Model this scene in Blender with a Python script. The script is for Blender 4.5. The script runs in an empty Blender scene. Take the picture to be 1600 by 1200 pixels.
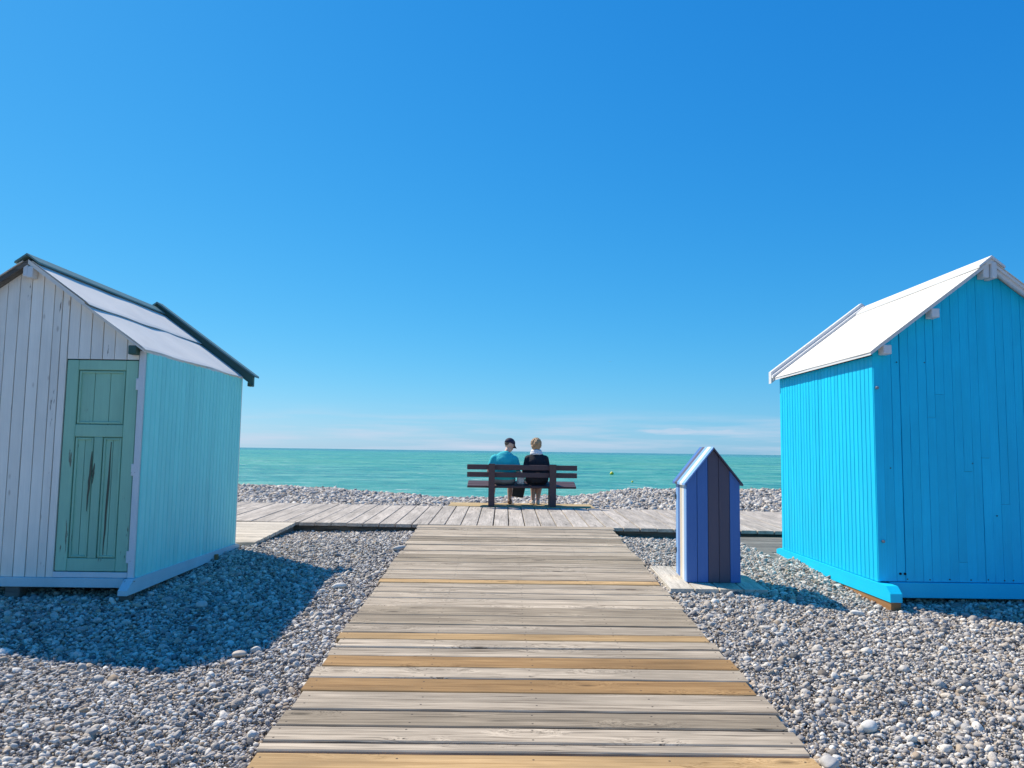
import bpy, bmesh, math, random
import numpy as np
from mathutils import Vector, Matrix, noise as mnoise

random.seed(7)
rng = np.random.default_rng(11)
scene = bpy.context.scene
COL = scene.collection
R = math.radians

# ------------------------------------------------------------------ camera
cam_d = bpy.data.cameras.new('camera')
cam = bpy.data.objects.new('camera', cam_d)
COL.objects.link(cam)
cam_d.sensor_width = 36.0
cam_d.lens = 27.0
cam_d.clip_start = 0.05
cam_d.clip_end = 60000.0
cam.matrix_world = (Matrix.Translation((0, 0, 1.0)) @ Matrix.Rotation(R(-0.5), 4, 'Z')
                    @ Matrix.Rotation(math.pi / 2 + R(5.0), 4, 'X') @ Matrix.Rotation(R(0.81), 4, 'Z'))
scene.camera = cam

# ------------------------------------------------------------------ sky and sun
SUN_DIR = Vector((-0.785, 0.618, 0)).normalized()
SUN_EL = R(48.8)
SUN = Vector((SUN_DIR.x * math.cos(SUN_EL), SUN_DIR.y * math.cos(SUN_EL), math.sin(SUN_EL)))
world = bpy.data.worlds.new('World')
scene.world = world
world.use_nodes = True
wt = world.node_tree
for n in list(wt.nodes):
    wt.nodes.remove(n)


def N(t, typ, **kw):
    n = t.nodes.new(typ)
    for k, v in kw.items():
        if k.startswith('i_'):
            key = k[2:]
            n.inputs[int(key) if key.isdigit() else key].default_value = v
        else:
            setattr(n, k, v)
    return n


def L(t, a, b):
    t.links.new(a, b)


def math_node(t, op, a, b=None, c=None, clamp=False):
    n = t.nodes.new('ShaderNodeMath')
    n.operation = op
    n.use_clamp = clamp
    for i, v in enumerate((a, b, c)):
        if v is None:
            continue
        if isinstance(v, (int, float)):
            n.inputs[i].default_value = v
        else:
            t.links.new(v, n.inputs[i])
    return n.outputs[0]


sky = N(wt, 'ShaderNodeTexSky', sky_type='NISHITA')
sky.sun_disc = False
sky.sun_elevation = SUN_EL
sky.sun_rotation = math.atan2(SUN_DIR.x, SUN_DIR.y)
sky.altitude = 0
sky.air_density = 1.0
sky.dust_density = 0.2
sky.ozone_density = 3.0
# clear-day colour response of the whole sky: one power curve per channel
SKY_S, EXPO = 0.1, 0.5
ssep = N(wt, 'ShaderNodeSeparateColor')
L(wt, sky.outputs[0], ssep.inputs[0])
scmb = N(wt, 'ShaderNodeCombineColor')
for ch, (g_, k_) in enumerate(((1.655, 0.575), (0.77, 0.791), (0.419, 1.041))):
    v_ = math_node(wt, 'POWER', math_node(wt, 'MULTIPLY', ssep.outputs[ch], 0.1), g_)
    L(wt, math_node(wt, 'MULTIPLY', v_, k_ / SKY_S / 2 ** EXPO), scmb.inputs[ch])
tc = N(wt, 'ShaderNodeTexCoord')
sep = N(wt, 'ShaderNodeSeparateXYZ')
L(wt, tc.outputs['Generated'], sep.inputs[0])
mp_ = N(wt, 'ShaderNodeMapping')
mp_.inputs['Scale'].default_value = (5, 5, 75)
L(wt, tc.outputs['Generated'], mp_.inputs[0])
cn = N(wt, 'ShaderNodeTexNoise', i_Scale=1.0, i_Detail=7.0, i_Roughness=0.55)
L(wt, mp_.outputs[0], cn.inputs['Vector'])
cr = N(wt, 'ShaderNodeMapRange')
cr.inputs['From Min'].default_value = 0.44
cr.inputs['From Max'].default_value = 0.75
L(wt, cn.outputs[0], cr.inputs['Value'])
band = N(wt, 'ShaderNodeMapRange', interpolation_type='SMOOTHSTEP')
band.inputs['From Min'].default_value = 0.062
band.inputs['From Max'].default_value = 0.018
L(wt, sep.outputs['Z'], band.inputs['Value'])
cm = math_node(wt, 'MULTIPLY', cr.outputs[0], band.outputs[0])
cm = math_node(wt, 'MULTIPLY', cm, 0.95)
# one low streak of cloud to the right above the horizon
az = math_node(wt, 'ARCTAN2', sep.outputs['X'], sep.outputs['Y'])
st_n = N(wt, 'ShaderNodeTexNoise', i_Scale=1.0, i_Detail=5.0)
mp2 = N(wt, 'ShaderNodeMapping')
mp2.inputs['Scale'].default_value = (28, 28, 150)
L(wt, tc.outputs['Generated'], mp2.inputs[0])
L(wt, mp2.outputs[0], st_n.inputs['Vector'])
zoff = math_node(wt, 'MULTIPLY_ADD', st_n.outputs[0], 0.016, -0.008)
zz = math_node(wt, 'ADD', sep.outputs['Z'], zoff)
dz = math_node(wt, 'ABSOLUTE', math_node(wt, 'SUBTRACT', zz, 0.0285))
sz = N(wt, 'ShaderNodeMapRange', interpolation_type='SMOOTHSTEP')
sz.inputs['From Min'].default_value = 0.0055
sz.inputs['From Max'].default_value = 0.0008
L(wt, dz, sz.inputs['Value'])
da = math_node(wt, 'ABSOLUTE', math_node(wt, 'SUBTRACT', az, 0.235))
sa = N(wt, 'ShaderNodeMapRange', interpolation_type='SMOOTHSTEP')
sa.inputs['From Min'].default_value = 0.075
sa.inputs['From Max'].default_value = 0.045
L(wt, da, sa.inputs['Value'])
streak = math_node(wt, 'MULTIPLY', math_node(wt, 'MULTIPLY', sz.outputs[0], sa.outputs[0]), 0.62)
cmask = math_node(wt, 'MAXIMUM', cm, streak)
cmix = N(wt, 'ShaderNodeMix', data_type='RGBA')
L(wt, cmask, cmix.inputs['Factor'])
L(wt, scmb.outputs[0], cmix.inputs[6])
cmix.inputs[7].default_value = (4.35, 4.95, 6.05, 1)
bg = N(wt, 'ShaderNodeBackground')
bg.inputs['Strength'].default_value = SKY_S
L(wt, cmix.outputs[2], bg.inputs['Color'])
wo = N(wt, 'ShaderNodeOutputWorld')
L(wt, bg.outputs[0], wo.inputs[0])

sun_d = bpy.data.lights.new('sun', 'SUN')
sun_d.energy = 4.4
sun_d.angle = R(0.53)
sun_d.color = (1.0, 0.90, 0.745)
sun = bpy.data.objects.new('sun', sun_d)
COL.objects.link(sun)
sun.rotation_euler = SUN.to_track_quat('Z', 'Y').to_euler()
sun.location = SUN * 60

vs = scene.view_settings
vs.view_transform = 'Standard'
vs.look = 'None'
vs.exposure = EXPO
vs.gamma = 1.0
vs.use_curve_mapping = False

# ------------------------------------------------------------------ object helpers
WLOC = {}


def link(o, parent=None, loc=(0, 0, 0)):
    COL.objects.link(o)
    loc = Vector(loc)
    WLOC[o.name] = loc
    if parent is not None:
        o.parent = parent
        o.location = loc - WLOC[parent.name]
    else:
        o.location = loc
    return o


def tag(o, label=None, cat=None, group=None, kind=None):
    if label:
        o['label'] = label
    if cat:
        o['category'] = cat
    if group:
        o['group'] = group
    if kind:
        o['kind'] = kind
    return o


def empty(name, loc):
    o = bpy.data.objects.new(name, None)
    o.empty_display_size = 0.2
    return link(o, None, loc)


def obj(name, verts, faces, mat, parent=None, smooth=False, origin=None):
    vs_ = [Vector(v) for v in verts]
    if origin is None:
        lo = Vector((min(v.x for v in vs_), min(v.y for v in vs_), min(v.z for v in vs_)))
        hi = Vector((max(v.x for v in vs_), max(v.y for v in vs_), max(v.z for v in vs_)))
        origin = (lo + hi) / 2
    origin = Vector(origin)
    bm = bmesh.new()
    bv = [bm.verts.new(v - origin) for v in vs_]
    for f in faces:
        try:
            bm.faces.new([bv[i] for i in f])
        except ValueError:
            pass
    bmesh.ops.recalc_face_normals(bm, faces=bm.faces)
    me = bpy.data.meshes.new(name)
    bm.to_mesh(me)
    bm.free()
    if smooth:
        for p in me.polygons:
            p.use_smooth = True
    me.materials.append(mat)
    o = bpy.data.objects.new(name, me)
    return link(o, parent, origin)


def piece(name, u0, u1, v0, v1, th, mat, parent, mp, c=0.003, nseg=1, jit=0.0, gap=0.0, bow=0.0):
    """One board: width u0..u1, length v0..v1 (v1/v0 may be functions of u), thickness th behind its face.
    mp(u, d, v) -> world point, d = depth behind the face."""
    f0 = v0 if callable(v0) else (lambda u: v0)
    f1 = v1 if callable(v1) else (lambda u: v1)
    a, b = u0 + gap / 2, u1 - gap / 2
    V, F = [], []
    ph = random.uniform(0, 6.28)
    for k in range(nseg + 1):
        t = k / nseg
        ja = random.uniform(0, jit)
        jb = random.uniform(0, jit)
        dd = bow * math.sin(math.pi * t + ph)
        aa, bb = a + ja, b - jb
        for (u, d) in ((aa, th), (aa, c), (aa + c, 0), (bb - c, 0), (bb, c), (bb, th)):
            V.append(mp(u, d + dd, f0(u) + (f1(u) - f0(u)) * t))
    for k in range(nseg):
        o = k * 6
        for i in range(6):
            j = (i + 1) % 6
            F.append((o + i, o + j, o + 6 + j, o + 6 + i))
    F.append(tuple(range(6)))
    F.append(tuple(range(nseg * 6, nseg * 6 + 6)))
    return obj(name, V, F, mat, parent)


def box(name, x0, x1, y0, y1, z0, z1, mat, parent=None, c=0.004):
    """Box with all its edges chamfered by c."""
    V, F = [], []
    bm = bmesh.new()
    r = bmesh.ops.create_cube(bm, size=1.0)
    for v in bm.verts:
        v.co = Vector((v.co.x * (x1 - x0), v.co.y * (y1 - y0), v.co.z * (z1 - z0)))
    if c > 0:
        bmesh.ops.bevel(bm, geom=list(bm.edges), offset=c, segments=1, affect='EDGES')
    me = bpy.data.meshes.new(name)
    bm.to_mesh(me)
    bm.free()
    me.materials.append(mat)
    o = bpy.data.objects.new(name, me)
    return link(o, parent, ((x0 + x1) / 2, (y0 + y1) / 2, (z0 + z1) / 2))


def prism(name, poly, fn, a, b, mat, parent=None):
    """Extrude a 2-D polygon; fn(p, q, t) -> world point, t from a to b."""
    n = len(poly)
    V = [fn(p, q, a) for p, q in poly] + [fn(p, q, b) for p, q in poly]
    F = [tuple(range(n)), tuple(range(n, 2 * n))] + [(i, (i + 1) % n, n + (i + 1) % n, n + i) for i in range(n)]
    return obj(name, V, F, mat, parent)


# ------------------------------------------------------------------ materials
def new_mat(name):
    m = bpy.data.materials.new(name)
    m.use_nodes = True
    t = m.node_tree
    for n in list(t.nodes):
        t.nodes.remove(n)
    out = N(t, 'ShaderNodeOutputMaterial')
    p = N(t, 'ShaderNodeBsdfPrincipled')
    L(t, p.outputs[0], out.inputs[0])
    return m, t, p


def obj_coord(t, spread=40.0):
    """object coordinates shifted by a random amount for each object"""
    tc = N(t, 'ShaderNodeTexCoord')
    oi = N(t, 'ShaderNodeObjectInfo')
    sc = math_node(t, 'MULTIPLY', oi.outputs['Random'], spread)
    cmb = N(t, 'ShaderNodeCombineXYZ')
    for i in range(3):
        L(t, sc, cmb.inputs[i])
    ad = N(t, 'ShaderNodeVectorMath', operation='ADD')
    L(t, tc.outputs['Object'], ad.inputs[0])
    L(t, cmb.outputs[0], ad.inputs[1])
    return ad.outputs[0], tc.outputs['Object'], oi.outputs['Random']


def mapping(t, vec, scale):
    m = N(t, 'ShaderNodeMapping')
    m.inputs['Scale'].default_value = scale
    L(t, vec, m.inputs[0])
    return m.outputs[0]


def tex_noise(t, vec, scale=(1, 1, 1), detail=4.0, rough=0.55, dist=0.0):
    n = N(t, 'ShaderNodeTexNoise', i_Scale=1.0, i_Detail=detail, i_Roughness=rough, i_Distortion=dist)
    L(t, mapping(t, vec, scale), n.inputs['Vector'])
    return n.outputs[0]


def ramp(t, fac, stops):
    r = N(t, 'ShaderNodeValToRGB')
    e = r.color_ramp.elements
    while len(e) > 1:
        e.remove(e[-1])
    e[0].position = stops[0][0]
    e[0].color = (*stops[0][1], 1)
    for p, c in stops[1:]:
        x = e.new(p)
        x.color = (*c, 1)
    L(t, fac, r.inputs[0])
    return r.outputs[0]


def mixc(t, fac, a, b, mode='MIX'):
    n = N(t, 'ShaderNodeMix', data_type='RGBA', blend_type=mode)
    for sock, v in ((n.inputs['Factor'], fac), (n.inputs[6], a), (n.inputs[7], b)):
        if isinstance(v, (int, float)):
            sock.default_value = v
        elif isinstance(v, tuple):
            sock.default_value = (*v, 1)
        else:
            L(t, v, sock)
    return n.outputs[2]


def maprange(t, v, a, b, c=0.0, d=1.0, smooth=False):
    n = N(t, 'ShaderNodeMapRange')
    if smooth:
        n.interpolation_type = 'SMOOTHSTEP'
    n.inputs['From Min'].default_value = a
    n.inputs['From Max'].default_value = b
    n.inputs['To Min'].default_value = c
    n.inputs['To Max'].default_value = d
    L(t, v, n.inputs['Value'])
    return n.outputs[0]


def bump(t, p, h, strength=0.3, dist=0.01):
    b = N(t, 'ShaderNodeBump')
    b.inputs['Strength'].default_value = strength
    b.inputs['Distance'].default_value = dist
    L(t, h, b.inputs['Height'])
    L(t, b.outputs[0], p.inputs['Normal'])


def wood(name, dark, light, axis='x', rough=0.8, warm=None, vary=0.35, knots=True, nails=True, crack=1.0, nail_rows=0.62):
    """weathered plank; grain runs along the given axis"""
    m, t, p = new_mat(name)
    vec, raw, rnd = obj_coord(t)
    al, ac = (1.0, 1.0)
    kn_scale = (1.6, 5.0, 5.0) if axis == 'x' else (5.0, 1.6, 5.0) if axis == 'y' else (5.0, 5.0, 1.6)
    vo = N(t, 'ShaderNodeTexVoronoi', i_Scale=1.0, i_Randomness=1.0)
    L(t, mapping(t, vec, kn_scale), vo.inputs['Vector'])
    kd = vo.outputs['Distance']
    kpush = maprange(t, kd, 0.0, 0.42, 1.0, 0.0, True)
    off = N(t, 'ShaderNodeCombineXYZ')
    kp = math_node(t, 'MULTIPLY', kpush, 0.085)
    for i in range(3):
        L(t, kp, off.inputs[i])
    wv = N(t, 'ShaderNodeVectorMath', operation='ADD')
    L(t, vec, wv.inputs[0])
    L(t, off.outputs[0], wv.inputs[1])
    v = wv.outputs[0] if knots else vec

    def sc(lo, hi):
        return (lo, hi, hi) if axis == 'x' else (hi, lo, hi) if axis == 'y' else (hi, hi, lo)
    fine = tex_noise(t, v, sc(2.2, 75), 5, 0.65)
    mid = tex_noise(t, v, sc(0.9, 22), 4, 0.65, 0.5)
    broad = tex_noise(t, vec, sc(1.3, 5), 3, 0.6)
    g = math_node(t, 'ADD', math_node(t, 'MULTIPLY', fine, 0.45), math_node(t, 'MULTIPLY', mid, 0.55))
    c = ramp(t, g, [(0.36, dark), (0.45, tuple(0.45 * d + 0.55 * l for d, l in zip(dark, light))), (0.58, light)])
    c = mixc(t, maprange(t, broad, 0.40, 0.68, 0.0, 0.75), c, tuple(0.50 * x for x in light))
    vein = tex_noise(t, v, sc(1.4, 130), 3, 0.7)
    c = mixc(t, maprange(t, vein, 0.53, 0.66, 0.0, 0.65), c, tuple(0.6 * x for x in dark))
    # per board brightness
    oi = math_node(t, 'MULTIPLY_ADD', rnd, vary, 1.0 - vary / 2)
    c = mixc(t, 1.0, c, oi, 'MULTIPLY')
    if knots:
        kmask = maprange(t, kd, 0.03, 0.13, 1.0, 0.0, True)
        ksel = maprange(t, vo.outputs['Color'], 0.30, 0.40)
        c = mixc(t, math_node(t, 'MULTIPLY', math_node(t, 'MULTIPLY', kmask, ksel), 0.75), c, tuple(0.35 * x for x in dark))
    ck = tex_noise(t, v, sc(0.55, 38), 2, 0.4)
    ckm = maprange(t, math_node(t, 'ABSOLUTE', math_node(t, 'SUBTRACT', ck, 0.5)), 0.0, 0.016, 1.0, 0.0)
    cksel = maprange(t, tex_noise(t, vec, sc(1.1, 9), 2), 0.48, 0.56)
    ckm = math_node(t, 'MULTIPLY', math_node(t, 'MULTIPLY', ckm, cksel), 0.8 * crack)
    c = mixc(t, ckm, c, tuple(0.22 * x for x in dark))
    if nails:
        s = N(t, 'ShaderNodeSeparateXYZ')
        L(t, raw, s.inputs[0])
        a_, b_ = (s.outputs[0], s.outputs[1]) if axis == 'x' else (s.outputs[1], s.outputs[0])
        wr = math_node(t, 'WRAP', a_, nail_rows / 2, -nail_rows / 2)
        wr = math_node(t, 'ADD', wr, math_node(t, 'MULTIPLY_ADD', rnd, 0.03, -0.015))
        bb = math_node(t, 'SUBTRACT', math_node(t, 'ABSOLUTE', b_), 0.052)
        dd = math_node(t, 'SQRT', math_node(t, 'ADD', math_node(t, 'MULTIPLY', wr, wr), math_node(t, 'MULTIPLY', bb, bb)))
        nm = maprange(t, dd, 0.0045, 0.007, 0.9, 0.0)
        c = mixc(t, nm, c, (0.05, 0.04, 0.035))
    L(t, c, p.inputs['Base Color'])
    p.inputs['Roughness'].default_value = rough
    p.inputs['Specular IOR Level'].default_value = 0.25
    h = math_node(t, 'SUBTRACT', g, math_node(t, 'MULTIPLY', ckm, 0.8))
    bump(t, p, h, 0.55, 0.004)
    return m


def paint(name, col, axis='z', vary=0.10, chip=0.0, chip_col=(0.16, 0.11, 0.075), rough=0.5, dirt=0.12, grain=0.4, rust=0.0):
    """painted timber with brush grain, faded patches and optional flaking"""
    m, t, p = new_mat(name)
    vec, raw, rnd = obj_coord(t)

    def sc(lo, hi):
        return (lo, hi, hi) if axis == 'x' else (hi, lo, hi) if axis == 'y' else (hi, hi, lo)
    g = tex_noise(t, vec, sc(1.5, 70), 5, 0.6)
    b = tex_noise(t, vec, (2.3, 2.3, 1.1), 4, 0.6)
    c = mixc(t, maprange(t, b, 0.3, 0.7, 0.0, 1.0), tuple(x * (1 - dirt) for x in col), tuple(min(1, x * (1 + dirt * 0.6)) for x in col))
    c = mixc(t, 1.0, c, math_node(t, 'MULTIPLY_ADD', rnd, vary, 1 - vary / 2), 'MULTIPLY')
    c = mixc(t, maprange(t, g, 0.35, 0.75, 0.0, 0.16), c, tuple(0.6 * x for x in col))
    h = g
    if chip > 0:
        k = tex_noise(t, vec, sc(4.0, 34), 6, 0.65)
        k2 = tex_noise(t, vec, (3, 3, 2), 3, 0.6)
        kk = math_node(t, 'MULTIPLY_ADD', k2, 0.55, math_node(t, 'MULTIPLY', k, 0.65))
        cm_ = maprange(t, kk, 0.80 - 0.16 * chip, 0.83 - 0.16 * chip)
        c = mixc(t, math_node(t, 'MULTIPLY', cm_, 0.85), c, chip_col)
        h = math_node(t, 'SUBTRACT', g, math_node(t, 'MULTIPLY', cm_, 0.5))
    if rust > 0:
        vo = N(t, 'ShaderNodeTexVoronoi', i_Scale=1.0)
        L(t, mapping(t, vec, (7, 7, 2.6)), vo.inputs['Vector'])
        rm = maprange(t, vo.outputs['Distance'], 0.03, 0.10, rust, 0.0, True)
        c = mixc(t, rm, c, (0.25, 0.16, 0.09))
    L(t, c, p.inputs['Base Color'])
    p.inputs['Roughness'].default_value = rough
    p.inputs['Specular IOR Level'].default_value = 0.3
    bump(t, p, h, grain, 0.003)
    return m


def plain(name, col, rough=0.6, var=0.1, scale=20, bmp=0.15, metal=0.0, spec=0.4, bdist=0.004):
    m, t, p = new_mat(name)
    vec, raw, rnd = obj_coord(t)
    n = tex_noise(t, vec, (scale,) * 3, 5, 0.6)
    c = mixc(t, n, tuple(x * (1 - var) for x in col), tuple(min(1, x * (1 + var)) for x in col))
    L(t, c, p.inputs['Base Color'])
    p.inputs['Roughness'].default_value = rough
    p.inputs['Metallic'].default_value = metal
    p.inputs['Specular IOR Level'].default_value = spec
    bump(t, p, n, bmp, bdist)
    return m


M = {}
M['deck_x'] = wood('grey_deck_boards', (0.155, 0.118, 0.082), (0.60, 0.50, 0.375), 'x', vary=0.28)
M['deck_dark'] = wood('dark_grey_deck_boards', (0.095, 0.072, 0.048), (0.43, 0.35, 0.25), 'x', vary=0.2)
M['deck_new'] = wood('new_pine_deck_boards', (0.30, 0.175, 0.065), (0.58, 0.385, 0.185), 'x', vary=0.2, crack=0.4)
M['deck_tan'] = wood('tan_deck_boards', (0.21, 0.11, 0.038), (0.44, 0.265, 0.112), 'x', vary=0.15, crack=0.4)
M['deck_y'] = wood('pale_promenade_boards', (0.29, 0.255, 0.21), (0.60, 0.535, 0.46), 'y', vary=0.16)
M['deck_pale'] = wood('pale_landing_boards', (0.42, 0.37, 0.30), (0.70, 0.63, 0.52), 'x', vary=0.14)
M['deck_landing_dark'] = wood('dark_landing_boards', (0.10, 0.10, 0.09), (0.27, 0.26, 0.225), 'x', vary=0.14)  # darker weathered wood of the right-hand landing
M['pad'] = wood('yellow_pad_boards', (0.40, 0.28, 0.12), (0.60, 0.45, 0.24), 'x', vary=0.12, crack=0.3)
M['plinth'] = wood('pale_plinth_boards', (0.42, 0.37, 0.30), (0.70, 0.635, 0.53), 'y', vary=0.12)
M['beam'] = wood('beam_timber', (0.07, 0.065, 0.06), (0.20, 0.18, 0.155), 'x', nails=False, knots=False)
M['raw_wood'] = wood('raw_orange_timber', (0.30, 0.14, 0.05), (0.46, 0.25, 0.11), 'y', nails=False)
M['white_paint'] = paint('white_flaking_paint', (0.90, 0.835, 0.735), 'z', 0.12, 0.30, rust=0.45, dirt=0.12)
M['white_trim'] = paint('white_trim_paint', (0.72, 0.74, 0.74), 'y', 0.06, 0.45)
M['white_base'] = paint('pale_blue_base_paint', (0.50, 0.66, 0.70), 'y', 0.06, 0.35)
M['aqua'] = paint('pale_aqua_paint', (0.28, 0.86, 0.80), 'z', 0.07, 0.0, dirt=0.10)
M['door'] = paint('green_door_paint', (0.32, 0.58, 0.42), 'z', 0.06, 0.38, chip_col=(0.14, 0.12, 0.08), dirt=0.16)
M['door_dark'] = paint('bare_door_joint', (0.09, 0.10, 0.07), 'z', 0.05, 0.3)
M['teal_trim'] = paint('grey_green_trim_paint', (0.13, 0.235, 0.23), 'y', 0.06, 0.2)
M['green_trim'] = paint('dark_green_trim_paint', (0.055, 0.12, 0.10), 'y', 0.06, 0.15)
M['cyan'] = paint('bright_blue_paint', (0.004, 0.61, 0.90), 'z', 0.09, 0.0, dirt=0.10, grain=0.6)
M['cyan_base'] = paint('bright_blue_base_paint', (0.004, 0.60, 0.88), 'y', 0.03, 0.0, dirt=0.05)
M['bright_white'] = paint('clean_white_paint', (0.74, 0.74, 0.73), 'y', 0.04, 0.0, dirt=0.05, rough=0.6)
M['membrane'] = plain('white_roof_membrane', (0.73, 0.70, 0.64), 0.65, 0.13, 3.0, 0.12, bdist=0.02)
M['inside'] = plain('dark_inside', (0.012, 0.014, 0.018), 0.9, 0.2)  # near-black, painted shade for hut and bin interiors and for holes
M['bin_blue'] = paint('bin_blue_paint', (0.07, 0.17, 0.44), 'z', 0.04, 0.0, rough=0.42, dirt=0.04, grain=0.2)
M['bin_light'] = paint('bin_light_blue_paint', (0.22, 0.42, 0.74), 'z', 0.04, 0.0, rough=0.42, dirt=0.04, grain=0.2)
M['bin_dark'] = paint('bin_dark_grey_paint', (0.10, 0.085, 0.12), 'z', 0.04, 0.0, rough=0.42, dirt=0.04, grain=0.2)
M['bin_white'] = paint('bin_white_paint', (0.80, 0.79, 0.76), 'z', 0.03, 0.0, rough=0.42, dirt=0.04, grain=0.2)
M['bin_cream'] = paint('bin_cream_paint', (0.70, 0.60, 0.44), 'z', 0.03, 0.0, rough=0.42, dirt=0.04, grain=0.2)
M['bench'] = plain('brown_bench_boards', (0.085, 0.048, 0.052), 0.55, 0.25, 30, 0.2)
M['metal'] = plain('dull_metal', (0.30, 0.31, 0.32), 0.45, 0.2, 60, 0.2, metal=0.8)
M['dark_metal'] = plain('dark_metal', (0.03, 0.03, 0.035), 0.5, 0.2, 60, 0.2, metal=0.5)
M['skin'] = plain('skin', (0.62, 0.40, 0.31), 0.55, 0.08, 30, 0.05)
M['tshirt'] = plain('turquoise_jersey', (0.03, 0.50, 0.54), 0.85, 0.10, 14, 0.6, bdist=0.03)
M['shorts'] = plain('grey_cotton', (0.24, 0.25, 0.26), 0.85, 0.12, 14, 0.5, bdist=0.02)
M['cap'] = plain('navy_cotton', (0.022, 0.022, 0.05), 0.8, 0.2, 40, 0.2)
M['jacket'] = plain('black_navy_knit', (0.016, 0.017, 0.026), 0.85, 0.25, 16, 0.5, bdist=0.03)
M['scarf'] = plain('white_scarf_cloth', (0.74, 0.74, 0.76), 0.9, 0.1, 25, 0.7, bdist=0.03)
M['hair'] = plain('blond_hair', (0.46, 0.29, 0.155), 0.6, 0.75, 55, 0.9, bdist=0.02)
M['hair_dark'] = plain('grey_brown_hair', (0.12, 0.085, 0.06), 0.7, 0.4, 70, 0.6)
M['leather'] = plain('black_leather', (0.012, 0.012, 0.014), 0.45, 0.3, 40, 0.25)
M['shoe'] = plain('brown_shoe_leather', (0.20, 0.12, 0.08), 0.6, 0.2, 40, 0.2)
M['shoe_white'] = plain('white_shoe', (0.70, 0.66, 0.64), 0.6, 0.1, 40, 0.2)
M['tote'] = plain('pale_tote_cloth', (0.66, 0.70, 0.74), 0.85, 0.08, 20, 0.5, bdist=0.02)
M['buoy'] = plain('yellow_buoy_plastic', (0.62, 0.60, 0.03), 0.4, 0.1, 8, 0.05)
M['gull'] = plain('white_feathers', (0.78, 0.79, 0.80), 0.8, 0.08, 30, 0.2)


# ------------------------------------------------------------------ ground, sea
def crest(x):
    """height of the shingle bank beyond the promenade"""
    return float(np.interp(x, [-14, -8, -5.2, -3.6, -2.0, -0.6, 1.2, 2.6, 4.0, 6, 9, 14],
                           [0.22, 0.22, 0.20, 0.16, 0.03, 0.00, 0.05, 0.20, 0.24, 0.22, 0.22, 0.22]))


def ground_z(x, y):
    base = -0.66 + 0.059 * min(y, 9.2)
    if y < -2:
        base = -0.66 - 0.118
    if y > 9.2:
        base = float(np.interp(y, [9.2, 10.4, 12.9], [-0.117, -0.125, -0.07]))
    if y > 12.9:
        c = crest(x)
        base = float(np.interp(y, [12.9, 13.3, 15.6, 16.4, 18.5, 42, 60, 400], [-0.04, 0.0, c - 0.02, c, c - 0.5, -4.6, -6.5, -12.0]))
    w = 0.035 * mnoise.noise((x * 0.7, y * 0.7, 1.3)) + 0.012 * mnoise.noise((x * 2.1, y * 2.1, 4.0))
    if y > 13.2:
        w = 0.05 * mnoise.noise((x * 0.9, y * 0.9, 1.3)) + 0.03 * mnoise.noise((x * 2.4, y * 2.4, 9.0))
    return base + w


def make_ground():
    xs = sorted(set([-400, -150, -60, -30, -20] + [round(-14 + 0.3 * i, 3) for i in range(94)] + [20, 30, 60, 150, 400]))
    ys = sorted(set([-300, -100, -40, -15, -6] + [round(-2 + 0.3 * i, 3) for i in range(72)] + [22, 27, 34, 42, 60, 120, 400]))
    V = [(x, y, ground_z(x, y) - 0.022) for y in ys for x in xs]
    nx = len(xs)
    F = [(j * nx + i, j * nx + i + 1, (j + 1) * nx + i + 1, (j + 1) * nx + i) for j in range(len(ys) - 1) for i in range(nx - 1)]
    m, t, p = new_mat('shingle_bed')
    tcn = N(t, 'ShaderNodeTexCoord')
    vo = N(t, 'ShaderNodeTexVoronoi', i_Scale=46.0)
    L(t, tcn.outputs['Object'], vo.inputs['Vector'])
    sr = N(t, 'ShaderNodeSeparateColor')
    L(t, vo.outputs['Color'], sr.inputs[0])
    c = ramp(t, sr.outputs[0], [(0.0, (0.10, 0.095, 0.09)), (0.5, (0.30, 0.28, 0.25)), (0.85, (0.45, 0.42, 0.38)), (1.0, (0.62, 0.58, 0.52))])
    L(t, c, p.inputs['Base Color'])
    p.inputs['Roughness'].default_value = 0.85
    h = maprange(t, vo.outputs['Distance'], 0.0, 0.6, 1.0, 0.0)
    bump(t, p, h, 1.0, 0.02)
    o = obj('shingle_beach', V, F, m, None, True, origin=(0, 0, 0))
    tag(o, 'grey shingle beach ground between the huts and the sea', 'beach', kind='structure')


make_ground()


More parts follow.
